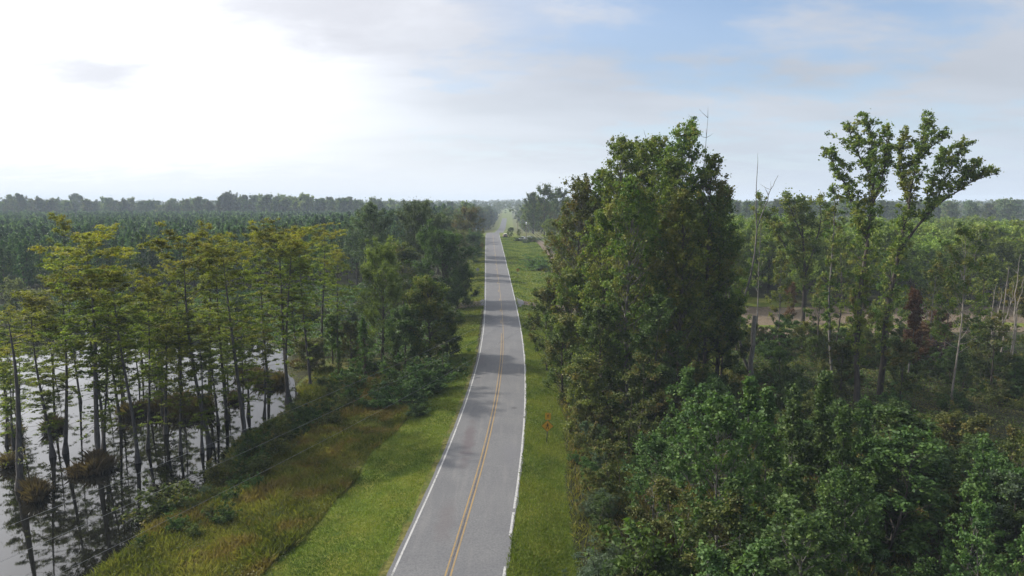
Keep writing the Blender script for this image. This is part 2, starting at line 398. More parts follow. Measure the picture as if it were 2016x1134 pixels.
def needles(g, C, L, w, n, tone, ht, up, r):
    """n thin needles bundles radiating from each centre, leaning along up"""
    m = len(C)*n; c = np.repeat(C, n, 0)
    D = unit(r.normal(size=(m, 3))*.75+np.repeat(up, n, 0)); S = unit(np.cross(D, r.normal(size=(m, 3))))
    l = (L*r.uniform(.7, 1.2, m))[:, None]
    V = np.stack([c, c+D*l*.55+S*w, c+D*l, c+D*l*.55-S*w], 1)
    rr = np.clip(np.repeat(tone, n)*.6+.4*r.random(m), 0, 1)
    g.add(V.reshape(-1, 3), np.arange(m*4).reshape(m, 4), np.repeat(rr, 4), np.repeat(np.repeat(ht, n), 4))
def pine(name, H=12, R=2.2, whorl=.75, nb=6, tuft=8, L=.42, w=.035, cb=.25, seed=1, mat='pine', raw=False, tr=.13):
    r = np.random.default_rng(seed); wood = Geo(); fol = Geo(); C = []; U = []
    if not raw: wood.tube(np.array([(0, 0, -.3), (0.05, 0, H*.3), (0, .05, H*.65), (0, 0, H*.98)]), (tr*1.2, tr, tr*.6, .02), 6)
    z = H*cb
    while z < H*.97:
        t = (z/H-cb)/(1-cb); Rr = R*((1-t)**.65)*(.75+.25*math.sin(t*3)+.1)
        for b in range(nb):
            az = r.uniform(0, 2*PI); el = math.radians(15+40*t)
            bl = Rr*r.uniform(.65, 1.15)
            P = curve((0, 0, z+r.normal()*.15), (math.cos(az)*math.cos(el), math.sin(az)*math.cos(el), math.sin(el)), bl, .7, 4, .05, r)
            if not raw: wood.tube(P, np.linspace(.03, .01, 4), 3)
            k = 3 if bl > 1.2 else 2
            for j in range(k):
                q = P[3-j]; C.append(q+r.normal(size=3)*.08); U.append(unit(unit(P[3]-P[2])*.8+np.array((0, 0, .9))))
        z += whorl*(1-.35*t)
    for q in range(4): C.append(np.array((0, 0, H-.25*q))); U.append(np.array((0, 0, 1.)))
    C = np.array(C); U = np.array(U)
    needles(fol, C, L, w, tuft, r.random(len(C)), np.clip(C[:, 2]/H, 0, 1), U*1.1, r)
    if raw: return np.concatenate(fol.V), np.concatenate(fol.Q), np.concatenate(fol.R)
    return [('trunk', wood.mesh(name+'_trunk', M['bark_pine'], True)), ('crown', fol.mesh(name+'_crown', M[mat]))], H

def cypress(name, H=18, R=3.2, cb=.42, nl=46, per=38, seed=1, tr=.22, butt=2.6, topflat=1.0, lean=0.0, leaf=.21, dead=14):
    r = np.random.default_rng(seed); wood = Geo(); fol = Geo(); C = []; CR = []
    zs = np.array([-1.2, -.2, .5, 1.2, 2.2, 3.5, H*.35, H*.55, H*.75, H*.9, H])
    rs = np.array([butt, butt*.98, butt*.80, butt*.52, 1.3, 1.08, .92, .72, .48, .28, .06])*tr
    ph = r.uniform(0, 6, 2)
    P = np.stack([.02*H*np.sin(zs/H*4+ph[0])+lean*zs, .02*H*np.sin(zs/H*3.3+ph[1]), zs], 1)
    wood.tube(P, rs, 9)
    az = r.uniform(0, 6)
    for i in range(nl):
        t = (i+r.random())/nl; zf = cb+(1-cb)*t**.9
        az += 2.399+r.normal()*.8; z = zf*H
        if math.sin(t*17+seed*2.1) > .86 and t < .9: continue
        p0 = np.array((np.interp(z, zs, P[:, 0]), np.interp(z, zs, P[:, 1]), z))
        L = R*(.42+.75*math.sin(min(1, t*1.12)*PI*.72))*r.uniform(.3, 1.3)*(1-.55*max(0, t-.86)/.14*(1-topflat*.5))
        el = math.radians(10+44*max(0, t-.35)+r.normal()*13)
        b = curve(p0, (math.cos(az)*math.cos(el), math.sin(az)*math.cos(el), math.sin(el)), L, -.25, 5, .07, r)
        wood.tube(b, np.linspace(.05*(1.15-t), .01, 5), 4)
        side = unit(np.cross(b[-1]-b[0], (0, 0, 1)))
        for k in range(int(2+L*2.2)):
            f = r.uniform(.3, 1.05); q = b[0]+(b[-1]-b[0])*f; q[2] = np.interp(f*4, range(5), b[:, 2])
            q = q+side*r.normal()*L*.22*(1.1-f*.5)
            C.append(q+np.array((0, 0, r.uniform(.0, .18)))); CR.append(r.uniform(.3, .65)*(.7+.4*t))
    for i in range(dead):
        z = H*r.uniform(.15, cb+.1); a = r.uniform(0, 2*PI)
        p0 = (np.interp(z, zs, P[:, 0]), np.interp(z, zs, P[:, 1]), z)
        b = curve(p0, (math.cos(a), math.sin(a), r.uniform(-.15, .25)), r.uniform(.6, 2.2), -.2, 4, .12, r)
        wood.tube(b, (.025, .018, .012, .006), 3)
        if r.random() < .75: C.append(b[-1]); CR.append(.40); C.append(b[2]); CR.append(.3)
    clumps(fol, np.array(C), np.array(CR), per, leaf, H, .38, .42, 1.0, r, .6)
    return [('trunk', wood.mesh(name+'_trunk', M['bark_cyp'], True)), ('crown', fol.mesh(name+'_crown', M['cypress']))], H

def shrub(name, R=1.6, H=2.2, n=26, per=70, leaf=.16, mat='sapling', seed=1, spiky=0.3, clump=.42, aspect=.6):
    r = np.random.default_rng(seed); wood = Geo(); fol = Geo(); C = []; CR = []
    for i in range(n):
        a = r.uniform(0, 2*PI); e = r.uniform(.15, 1.45); L = 1/math.sqrt((math.cos(e)/R)**2+(math.sin(e)/H)**2)*r.uniform(.55, 1.05+spiky)
        b = curve((r.normal()*.15, r.normal()*.15, 0), (math.cos(a)*math.cos(e), math.sin(a)*math.cos(e), math.sin(e)), L, .15, 5, .1, r)
        wood.tube(b, np.linspace(.03, .008, 5), 3)
        for j, f in ((4, .7), (3, 1.), (2, 1.1)):
            C.append(b[j]+r.normal(size=3)*.15); CR.append(clump*f*r.uniform(.6, 1.2))
    C = np.array(C); C[:, 2] = np.maximum(C[:, 2], .12)
    clumps(fol, C, np.array(CR), per, leaf, H, .8, aspect, .3, r)
    return [('stem', wood.mesh(name+'_stem', M['bark_dark'], True)), ('foliage', fol.mesh(name+'_foliage', M[mat]))], H
def blades(g, C, h, w, r, lean=.35):
    m = len(C); d = unit(np.stack([r.normal(size=m)*lean, r.normal(size=m)*lean, np.ones(m)], 1)); a = r.uniform(0, 2*PI, m)
    S = np.stack([np.cos(a), np.sin(a), np.zeros(m)], 1)*np.reshape(w, (-1, 1)); hh = (h*r.uniform(.55, 1.3, m))[:, None]
    bend = np.stack([r.normal(size=m), r.normal(size=m), -np.abs(r.normal(size=m))*.6], 1)*hh*.22
    V = np.stack([C-S, C+S, C+d*hh*.6+S*.6+bend*.3, C+d*hh+bend], 1)
    tn = np.clip(.5*r.random(m)+.25+.42*wob(C[:, 0], C[:, 1], 1.9, 6)+.18*wob(C[:, 0]*3, C[:, 1]*2.2, 1.4, 2), 0, 1)
    g.add(V.reshape(-1, 3), np.arange(m*4).reshape(m, 4), np.repeat(tn, 4), np.tile((0, 0, .6, 1), m))
# ------------------------------------------------------------------ ground, water, road
def axis(segs):
    out = [segs[0][0]]
    for a, b, s in segs:
        n = max(1, int(round((b-a)/s))); out += list(np.linspace(a, b, n+1)[1:])
    return np.array(out)
def grid(xs, ys, zf):
    X, Y = np.meshgrid(xs, ys); Z = zf(X, Y); n, m = X.shape
    i = np.arange(n-1)[:, None]*m+np.arange(m-1)[None]
    return np.stack([X, Y, Z], -1).reshape(-1, 3), np.stack([i, i+1, i+m+1, i+m], -1).reshape(-1, 4)
def ground_mat():
    m, t, b, out = bsdf_mat('ground_soil_and_grass')
    P = t.new('ShaderNodeTexCoord').outputs['Object']
    at = lambda n: t.new('ShaderNodeAttribute', attribute_name=n).outputs['Fac']
    n1 = t.noise(P, .35, 5, .6); n2 = t.noise(P, 2.5, 5, .65); n3 = t.noise(P, 14, 3, .6); n4 = t.noise(P, .09, 3)
    floor_ = t.mix(t.rng(n2, .35, .65), (.018, .020, .008), (.048, .050, .018))
    lawn = t.mix(t.rng(n3, .3, .7), (.060, .090, .012), (.105, .150, .018))
    lawn = t.mix(t.rng(n1, .35, .68), lawn, t.mix(n3, (.10, .105, .016), (.165, .170, .030)))
    lawn = t.mix(t.rng(t.noise(P, 1.1, 4, .6), .58, .72), lawn, (.045, .085, .014))
    weed = t.mix(t.rng(n2, .35, .65), (.055, .060, .014), (.130, .122, .034))
    weed = t.mix(t.rng(n1, .45, .65), weed, (.060, .085, .016))
    dirt = t.mix(t.rng(n2, .3, .7), (.085, .066, .045), (.165, .130, .092))
    ed = lambda a, k=.5: t.rng(t.math('ADD', a, t.math('MULTIPLY', t.math('SUBTRACT', n2, .5), k)), .38, .62)
    c = t.mix(ed(at('zw'), .8), floor_, weed); c = t.mix(ed(at('zg')), c, lawn); c = t.mix(ed(at('zd'), .9), c, dirt)
    t.set(b.inputs['Base Color'], c); b.inputs['Roughness'].default_value = .95; b.inputs['Specular IOR Level'].default_value = .15
    bu = t.new('ShaderNodeBump'); bu.inputs['Strength'].default_value = .8; bu.inputs['Distance'].default_value = .12
    t.set(bu.inputs['Height'], t.math('ADD', n2, t.math('MULTIPLY', n3, .5))); t.l.new(bu.outputs[0], b.inputs['Normal'])
    return m
def zones(x, y):
    u = x-rx(y); w = wob(x, y, .8, 3)
    le = np.interp(y, [30, 45, 60, 75, 90, 130, 320, 340], [-12.5, -10.5, -9.2, -8.2, -8.2, -9.5, -10, -5.5])+w*.9
    re = np.interp(y, [30, 60, 100, 130, 150, 200, 300, 330, 380, 1200], [7.4, 7.0, 7.5, 9, 15, 22, 24, 13, 12, 12])+w*.7
    zg = sstep(-.8, .8, np.minimum(u-le, re-u))*np.where((u < 0) & (y < 135), sstep(3.75, 4.15, -u+.12*wob(x*4, y*4)), 1)
    zw = sstep(-1, 1, np.minimum(u+26, -u-3))*(y < 100)*sstep(-.8, .4, shore(x, y))
    zw = np.maximum(zw, .25*sstep(0, 4, np.minimum(u-3, 80-u))*(y < 118))
    # farm clearing on the right, with a dirt track, a grass patch and bare rows beneath the orchard
    q = x-34
    cl = sstep(0, 8, q)*sstep(0, 3, y-116-.02*q+3*w)*sstep(0, 14, 420-y)
    zd = cl*np.clip(1-sstep(142, 152, y)*.85, 0, 1)
    strip = np.exp(-((y-125-2*w)/1.8)**2)+.8*np.exp(-(((y-150)/5)**2+((x-57)/8)**2))
    zg = np.maximum(zg, cl*np.clip(strip*1.3+sstep(146, 158, y)*(.25+.5*w), 0, 1)); zd = zd*(1-np.clip(strip*1.2, 0, 1))
    dr = sstep(-.4, .4, 2.6+.6*w-np.abs(y-143.5))*sstep(3.2, 4.2, u)*(u < 60)
    dr = np.maximum(dr, sstep(-.3, .3, 1.0-np.abs(y-298))*sstep(3.2, 4.2, u)*(u < 20))
    sx = 15+(y-205)*(-3.4/95); dr = np.maximum(dr, sstep(-.5, .5, 1.7-np.abs(x-sx))*(y > 196)*(y < 300))
    dr = np.maximum(dr, .55*sstep(-1, 1, 4-np.abs(y-143))*sstep(-10, -8.5, u)*(u < -3.6))
    zg = zg*(1-dr); zd = np.maximum(zd, dr)
    zw = np.maximum(zw, .9*(y > 318)*(np.abs(u) < 45)*(zg < .5)); zd = zd*1.0; s = shore(x, y); zg = zg*sstep(0, 1, s)
    return zg, zw, zd
xs = axis([(-3600, -900, 180), (-900, -300, 30), (-300, -90, 5), (-90, -32, 1.2), (-32, 24, .5), (24, 110, 1.2), (110, 300, 6), (300, 900, 30), (900, 3600, 180)])
ys = axis([(-60, 30, 5), (30, 100, .6), (100, 180, 1.0), (180, 380, 2.0), (380, 1000, 8), (1000, 3800, 100)])
V, Q = grid(xs, ys, T)
zg, zw, zd = zones(V[:, 0], V[:, 1])
g_me = mkmesh('ground', V, Q, ground_mat(), {'zg': zg, 'zw': zw, 'zd': zd}, True)
tag(obj('ground', g_me), kind='structure')

m, t, b, out = bsdf_mat('pond_water')
P = t.new('ShaderNodeTexCoord').outputs['Object']
b.inputs['Base Color'].default_value = (.006, .006, .005, 1); b.inputs['Roughness'].default_value = .03; b.inputs['IOR'].default_value = 1.42
b.inputs['Specular IOR Level'].default_value = .5
bu = t.new('ShaderNodeBump'); bu.inputs['Strength'].default_value = .05; bu.inputs['Distance'].default_value = .02
t.set(bu.inputs['Height'], t.noise(P, 1.4, 3)); t.l.new(bu.outputs[0], b.inputs['Normal'])
tag(obj('pond_water', mkmesh('pond_water', [(-330, -50, WATER), (-14, -50, WATER), (-14, 140, WATER), (-330, 140, WATER)], [(0, 1, 2, 3)], m)), kind='structure')

def strip(name, u0, u1, y0, y1, dz, mat, step=1.0, jit0=None, jit1=None, segs=1):
    yy = axis([(y0, min(y1, 380), step)] + ([(max(380, y0), y1, 6)] if y1 > 380 else []))
    xx = rx(yy); zz = rz(yy)+dz
    a = u0+(jit0(yy) if jit0 else 0); b_ = u1+(jit1(yy) if jit1 else 0)
    fr = np.linspace(0, 1, segs+1)
    V = np.concatenate([np.stack([xx+a+(b_-a)*f, yy, zz], 1) for f in fr]); n = len(yy)
    Q = np.concatenate([np.stack([np.arange(n-1)+n*k, np.arange(n-1)+n*(k+1), np.arange(n-1)+n*(k+1)+1, np.arange(n-1)+n*k+1], 1) for k in range(segs)])
    return mkmesh(name, V, Q, mat)
def asphalt():
    m, t, b, out = bsdf_mat('weathered_asphalt')
    P = t.new('ShaderNodeTexCoord').outputs['Object']
    sep = t.new('ShaderNodeSeparateXYZ'); t.set(sep.inputs[0], P)
    n1 = t.noise(P, .25, 4, .6); n2 = t.noise(P, 9, 3, .7); n3 = t.noise(t.mapping(P, scale=(1.3, .12, 1)), 1.1, 4, .6)
    c = t.mix(t.rng(n2, .25, .75), (.085, .087, .092), (.145, .145, .145))
    c = t.mix(t.math('MULTIPLY', t.rng(n1, .35, .7), .38), c, (.078, .080, .088))
    c = t.mix(t.math('MULTIPLY', t.rng(n3, .50, .75), .35), c, (.165, .160, .155))
    def stain(x, y, sx, sy, col, k):     # oil and repair stains that belong to the road
        nonlocal c
        d = t.vmath('LENGTH', t.mapping(P, loc=(-x/sx, -y/sy, 0), scale=(1/sx, 1/sy, 0)), (0, 0, 0))
        d = t.math('ADD', d, t.math('MULTIPLY', t.math('SUBTRACT', t.noise(P, .9, 4), .5), 1.3))
        c = t.mix(t.math('MULTIPLY', t.rng(d, .25, 1.1, 1, 0), k), c, col)
    stain(-3.9, 59, .75, 7, (.085, .07, .075), .7); stain(-4.5, 43.5, .8, 4, (.10, .085, .085), .4); stain(.2, 69.5, .35, .5, (.05, .05, .055), .7)
    stain(-4.6, 92, 1.2, 5, (.11, .10, .105), .4); stain(.0, 56, 1.0, 4, (.11, .11, .12), .45)
    # fine transverse and longitudinal cracks
    vo = t.new('ShaderNodeTexVoronoi', feature='DISTANCE_TO_EDGE'); t.set(vo.inputs['Vector'], t.mapping(P, scale=(.45, .11, 1))); vo.inputs['Scale'].default_value = 1.0; vo.inputs['Randomness'].default_value = 1
    c = t.mix(t.math('MULTIPLY', t.rng(vo.outputs[0], .0, .012, 1, 0), .18), c, (.06, .06, .065))
    t.set(b.inputs['Base Color'], c); b.inputs['Roughness'].default_value = .85; b.inputs['Specular IOR Level'].default_value = .3
    bu = t.new('ShaderNodeBump'); bu.inputs['Strength'].default_value = .35; bu.inputs['Distance'].default_value = .02
    t.set(bu.inputs['Height'], n2); t.l.new(bu.outputs[0], b.inputs['Normal'])
    return m
def paint(name, col, under, wear=.45):
    m, t, b, out = bsdf_mat(name)
    P = t.new('ShaderNodeTexCoord').outputs['Object']
    n = t.math('ADD', t.math('MULTIPLY', t.noise(P, 5, 5, .7), .7), t.math('MULTIPLY', t.noise(P, .4, 2), .3))
    t.set(b.inputs['Base Color'], t.mix(t.rng(n, wear, wear+.16), under, col)); b.inputs['Roughness'].default_value = .7
    return m
M['asphalt'] = asphalt()
M['paint_w'] = paint('worn_white_paint', (.33, .33, .32), (.15, .15, .145), .36)
M['paint_y'] = paint('worn_yellow_paint', (.235, .155, .055), (.13, .105, .075), .36)
M['seal'] = plain('dark_crack_sealer', (.05, .046, .05), .8, 0, .3)
ej = lambda k, a: (lambda y: a*(np.sin(y*.9+k)+np.sin(y*2.3+k*2)+.7*np.sin(y*4.7))/2.7)
tag(obj('road', strip('road', -3.52, 3.36, -40, 1030, .045, M['asphalt'], 1.0, ej(1, .05), ej(4, .09), 4)), kind='structure')
# paved aprons at the two farm tracks
for u0, u1, y0, y1 in ((3.3, 5.0, 138, 150), (-4.4, -3.4, 139, 149)):
    me = strip('road_apron', u0, u1, y0, y1, .038, M['asphalt'], 1.0, None if u0 > 0 else (lambda y: .8*((y-144)/5)**2), (lambda y: -1.2*((y-144)/6)**2) if u0 > 0 else None)
    tag(obj('road_apron', me), kind='structure')
pm = 'road_marking'
tag(obj(pm, strip(pm, -3.28, -3.15, -40, 330, .052, M['paint_w'])), kind='structure')
for y0, y1 in ((-40, 37.5), (41.3, 44.6), (45.2, 66), (66.6, 330)):
    tag(obj(pm, strip(pm, 3.10, 3.26, y0, y1, .052, M['paint_w'], .35, ej(2, .01), ej(3, .02))), kind='structure')
tag(obj(pm, strip(pm, .09, .19, -40, 330, .052, M['paint_y'])), kind='structure')
tag(obj(pm, strip(pm, -.22, -.12, -40, 112, .052, M['paint_y'])), kind='structure')
for k in range(16):
    tag(obj(pm, strip(pm, -.24, -.12, 121+k*12.2, 124+k*12.2, .052, M['paint_y'])), kind='structure')
tag(obj('road_sealer', strip('road_sealer', -.045, .03, -40, 112, .050, M['seal'], .5, ej(5, .03), ej(2, .03))), kind='structure')
# ------------------------------------------------------------------ grass and weeds (uncountable)
def scatter(n, x0, x1, y0, y1, r, bias=1.6):
    y = y0+(y1-y0)*r.random(n)**bias; return r.uniform(x0, x1, n), y
r = np.random.default_rng(21)
def grass(name, n, u0, u1, y0, y1, h, w, mat, cond, label_kind='stuff', bias=1.4, hn=0.0):
    u, y = scatter(n, u0, u1, y0, y1, r, bias); x = u+rx(y)
    k = cond(x, y, u); x, y, u = x[k], y[k], u[k]
    z = T(x, y); C = np.stack([x, y, z-.01], 1)
    hh = h*(1+hn*wob(x, y, 2.2, 1)); g = Geo(); blades(g, C, np.maximum(hh, .03), w*(1+(y-40)/60), r)
    tag(obj(name, g.mesh(name, M[mat])), kind='stuff')
zl = lambda x, y, i: zones(x, y)[i]
grass('grass', 150000, -13, -3.50, 33, 110, .16, .016, 'grass', lambda x, y, u: zl(x, y, 0) > r.random(len(x)))
grass('grass', 90000, 3.24, 8.2, 33, 120, .20, .018, 'grass', lambda x, y, u: (zl(x, y, 0) > r.random(len(x))) & (u+.16*wob(x*3, y*3) > 3.30), hn=.3)
grass('grass', 60000, 3.3, 26, 120, 320, .28, .035, 'grass', lambda x, y, u: zl(x, y, 0) > .4+.3*r.random(len(x)), hn=.5)
grass('grass', 40000, -11, -3.5, 110, 320, .22, .035, 'grass', lambda x, y, u: zl(x, y, 0) > .4+.3*r.random(len(x)), hn=.5)
grass('tall_weeds', 150000, -25, -9, 33, 92, .55, .022, 'weed', lambda x, y, u: (zl(x, y, 0) < .5) & (shore(x, y) > .1) & (wob(x, y, 1.3, 8)+r.normal(size=len(x))*.4 > -.55), hn=.7)
grass('tall_weeds', 80000, 7, 34, 33, 110, .65, .025, 'weed', lambda x, y, u: (zl(x, y, 0) < .4) & (wob(x, y, 1.0, 4)+r.normal(size=len(x))*.4 > -.2), hn=.6)
# leafy ground cover of the right-hand thicket and the pond bank
def cover(name, n, x0, x1, y0, y1, mat, size, zmax, cond, sd):
    rr = np.random.default_rng(sd); x = rr.uniform(x0, x1, n); y = y0+(y1-y0)*rr.random(n)**1.2
    k = cond(x, y); x, y = x[k], y[k]
    hgt = zmax*np.clip(.35+.8*wob(x, y, 2.4, sd), .06, 1.2)
    z = T(x, y)+hgt*rr.random(len(x))**.5
    g = Geo(); leaves(g, np.stack([x, y, z], 1), size*(1+(y-40)/120), np.clip(.5+.5*wob(x, y, 2.7, 1.7), 0, 1), np.zeros(len(x)), .65, .5, r=rr)
    tag(obj(name, g.mesh(name, M[mat])), kind='stuff')
th = lambda x, y: (x-rx(y) > 8.2+.8*wob(x, y)) & (np.abs(x) < 14+y*.80)
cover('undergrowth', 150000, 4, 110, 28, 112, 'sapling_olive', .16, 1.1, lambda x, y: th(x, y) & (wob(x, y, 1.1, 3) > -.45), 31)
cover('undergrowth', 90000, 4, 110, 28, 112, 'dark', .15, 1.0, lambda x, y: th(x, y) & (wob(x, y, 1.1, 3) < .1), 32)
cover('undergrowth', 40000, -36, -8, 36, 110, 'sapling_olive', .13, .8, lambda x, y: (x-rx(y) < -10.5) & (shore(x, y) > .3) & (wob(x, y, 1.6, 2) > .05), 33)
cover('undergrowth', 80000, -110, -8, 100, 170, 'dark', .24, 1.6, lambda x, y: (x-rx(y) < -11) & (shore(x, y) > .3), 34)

# ------------------------------------------------------------------ plantation pines
pn = [pine('plantation_pine', 12.5, 2.3, .85, 6, 8, .62, .085, .20, s) for s in (1, 2, 3)]
lo = [pine('x', 12.5, 2.5, 1.35, 5, 5, .95, .17, .28, s, raw=True) for s in (11, 12, 13, 14)]
def in_plant(x, y):
    front = np.interp(x, [-300, -150, -110, -75, -50, -36], [140, 150, 158, 165, 175, 190])
    right = np.interp(y, [150, 200, 330, 640], [-40, -34, -30, -34])
    return (y > front) & (y < 640) & (x < right+2*np.sin(y*.1)) & (np.abs(x) < 22+y*.80)
rp = np.random.default_rng(5); pts = []
for y in np.arange(140, 641, 4.1):
    for x in np.arange(-545, -25, 4.1):
        pts.append((x+rp.normal()*.9+(y % 7)*.25, y+rp.normal()*.9))
pts = np.array(pts); pts = pts[in_plant(pts[:, 0], pts[:, 1])]
fr = pts[:, 1]-np.interp(pts[:, 0], [-300, -150, -110, -75, -50, -36], [140, 150, 158, 165, 175, 190])
od = np.argsort(pts[:, 1]*.35+fr*.65+np.abs(pts[:, 0])*.12); near, farp = pts[od[:298]], pts[od[298:]]
for i, (x, y) in enumerate(near):
    s = rp.uniform(.82, 1.14)
    thing('plantation_pine', 'young green pine in the front rows of the planted pine block behind the pond', 'pine tree', pn[i % 3][0],
          (x, y, T(x, y)), rp.uniform(0, 6.28), (s, s, s*rp.uniform(.95, 1.1)), 'planted pines in the front rows')
gV = []; gQ = []; gR = []; n0 = 0
for i, (x, y) in enumerate(farp):
    v, q, rr = lo[i % 4]; a = rp.uniform(0, 6.28); s = rp.uniform(.78, 1.12)
    v2 = np.stack([v[:, 0]*math.cos(a)-v[:, 1]*math.sin(a), v[:, 0]*math.sin(a)+v[:, 1]*math.cos(a), v[:, 2]*rp.uniform(.95, 1.12)], 1)*s+np.array((x, y, float(T(x, y))))
    gV.append(v2); gQ.append(q+n0); gR.append(np.clip(rr*.9+rp.normal()*.20, 0, 1)); n0 += len(v)
tag(obj('pine_plantation', mkmesh('pine_plantation', np.concatenate(gV), np.concatenate(gQ), M['pine'], {'rnd': np.concatenate(gR), 'ht': np.zeros(n0)})), kind='stuff')

# ------------------------------------------------------------------ pond cypresses
cyp = [cypress('cypress', 18, 3.2, .34, 66, 46, 1, .15, 2.2), cypress('cypress', 20, 4.0, .38, 70, 46, 2, .19, 2.1), cypress('cypress', 16, 2.9, .28, 62, 44, 3, .12, 2.5, .8),
       cypress('cypress', 17, 3.4, .36, 62, 46, 4, .15, 2.4, .9, .015)]
cyp += [cypress('cypress', 18, 3.0, .30, 58, 46, 14, .15, 2.2, .7, .01), cypress('cypress', 17, 3.6, .42, 64, 44, 15, .15, 2.3, 1., -.01)]
slim = [cypress('slender_cypress', 11, 1.9, .18, 44, 34, 5, .085, 2.6, .5, 0, .20, 8), cypress('slender_cypress', 9, 1.3, .15, 40, 34, 6, .07, 3.2, .4, .01, .20, 6),
        cypress('slender_cypress', 13, 1.8, .30, 46, 34, 7, .10, 2.4, .7, -.01, .20, 10)]
bare = cypress('bare_cypress', 13.5, 2.2, .80, 14, 9, 8, .20, 2.2, .4, -.02, .2, 26)
def put_top(protos, name, label, cat, bx, by, tx, ty, group=None, z=None, wide=1., rot=None, H0=None):
    p = ground_at(bx, by, z); top = atY(tx, ty, p[1]); H = top[2]-p[2]
    parts, h = protos; s = H/h
    return thing(name, label, cat, parts, p, rp.uniform(0, 6.28) if rot is None else rot, (s*wide, s*wide, s), group, tilt=(0, math.atan2(top[0]-p[0], H)*.9))
CY = [(98, 902, 80, 590, 2, 'cypress with a swollen grey base near the left edge of the pond, orange needles'),
      (133, 892, 117, 560, 3, 'orange-topped cypress just left of the thick double trunk in the pond'),
      (205, 905, 182, 484, 1, 'tall thick cypress with a flat green-gold crown standing above the far-left cypresses'),
      (262, 912, 245, 552, 0, 'broad-trunked cypress beside the brown marsh island in the near pond'),
      (293, 885, 300, 560, 2, 'leafy green cypress right beside the broad-trunked cypress'),
      (409, 880, 407, 478, 3, 'tall dark-stemmed cypress with a wide grey foot nearest the open strip of water'),
      (443, 830, 438, 500, 0, 'cypress with a dark burl low on its trunk'),
      (478, 858, 503, 496, 1, 'leaning pale grey cypress by the bank, its bare trunk showing above the wires'),
      (566, 795, 572, 474, 0, 'golden-topped cypress in front of the pines, left of the green trunk pair'),
      (571, 788, 545, 462, 1, 'rust-orange cypress, highest and most orange crown over the pond'),
      (609, 765, 621, 462, 0, 'olive cypress with twin-looking stems near the right end of the pond'),
      (666, 715, 669, 503, 3, 'straight thin-trunked cypress with a level top, last one before the willow'),
      (415, 800, 407, 452, 0, 'rear cypress whose green top rises against the planted pines in the middle'),
      (158, 790, 138, 440, 2, 'narrow rear cypress standing highest against the pines at far left'),
      (530, 770, 492, 468, 3, 'yellow-green cypress between the burl cypress and the rust-orange one'),
      (640, 700, 636, 462, 2, 'small-crowned distant cypress at the far bank, right of the orange crown'),
      (330, 820, 345, 590, 2, 'low bushy cypress in the middle of the pond'),
      (235, 845, 226, 540, 0, 'green cypress behind the broad-trunked cypress'),
      (30, 790, 20, 610, 3, 'orange cypress at the left edge of the picture'),
      (360, 770, 372, 520, 0, 'olive cypress on the far side of the marsh grass islands'),
      (590, 700, 600, 480, 2, 'cypress with dull orange sprays behind the golden-topped one')]
for ic, (bx, by, tx, ty, k, lab) in enumerate(CY):
    put_top(cyp[k if ic % 3 else 4+ic % 2], 'cypress_tree', lab, 'cypress tree', bx, by, tx, ty, z=WATER, wide=rp.uniform(.78, 1.02)*(.72 if ty < 455 else 1))
put_top(bare, 'cypress_tree', 'half-bare grey cypress with stubby side twigs, leftmost big trunk in the pond', 'cypress tree', 48, 963, 27, 628, z=WATER)
put_top(slim[2], 'slender_cypress', 'slim lone cypress with a bulb-shaped foot in the open strip of water', 'cypress tree', 360, 888, 351, 640, z=WATER)
ns = 0
while ns < 30:
    px = rp.uniform(0, 600); py = rp.uniform(745, 905) if rp.random() < .8 else rp.uniform(690, 760)
    p = ground_at(px, py, WATER)
    if shore(p[0], p[1]) > -1.2 or (335 < px < 400 and py > 820): continue
    parts, h = slim[ns % 3]; s = rp.uniform(.7, 1.2)
    thing('slender_cypress', 'slender young cypress with a thin dark stem among the big cypresses in the pond', 'cypress tree', parts, p, rp.uniform(0, 6.28), s, 'slender young cypresses in the pond', (rp.normal()*.02, rp.normal()*.02)); ns += 1

# marsh grass islands
def marsh(R, H, n, sd, flat=False):
    q = np.random.default_rng(sd); g = Geo(); a = q.uniform(0, 6.28, n); rr = R*q.random(n)**.62*(1+.4*np.sin(a*3+sd)*np.sin(a*2))
    cc = q.normal(size=(6, 2))*R*.42; k = q.integers(0, 6, n); d_ = np.abs(q.normal(size=n))*R*.26; b_ = q.uniform(0, 6.28, n)
    C = np.stack([cc[k, 0]+d_*np.cos(b_), cc[k, 1]*.8+d_*np.sin(b_), np.full(n, .0)], 1); blades(g, C, H*(.7+.5*((k*7) % 5)/4)*(1.25-d_/R), .02, q, .35)
    mo = Geo(); th_ = np.linspace(0, 2*PI, 15)[:-1]; ring = []
    for k, (f, z) in enumerate(((1.0, -.3), (.85, .02), (.5, .07), (.05, .10))):
        ring.append(np.stack([R*.5*f*np.cos(th_)*(1+.3*np.sin(th_*3+sd)), R*.45*f*np.sin(th_)*.8, np.full(14, z)], 1))
    V = np.concatenate(ring); Q = [(k*14+j, k*14+(j+1) % 14, (k+1)*14+(j+1) % 14, (k+1)*14+j) for k in range(3) for j in range(14)]
    mo.add(V, Q)
    return [('mound', mo.mesh('marsh_mound', M['brush'])), ('blades', g.mesh('marsh_blades', M['drygrass']))]
mg = [marsh(1.4, .9, 1500, 1), marsh(2.2, 1.0, 2600, 2), marsh(.8, .8, 700, 3)]
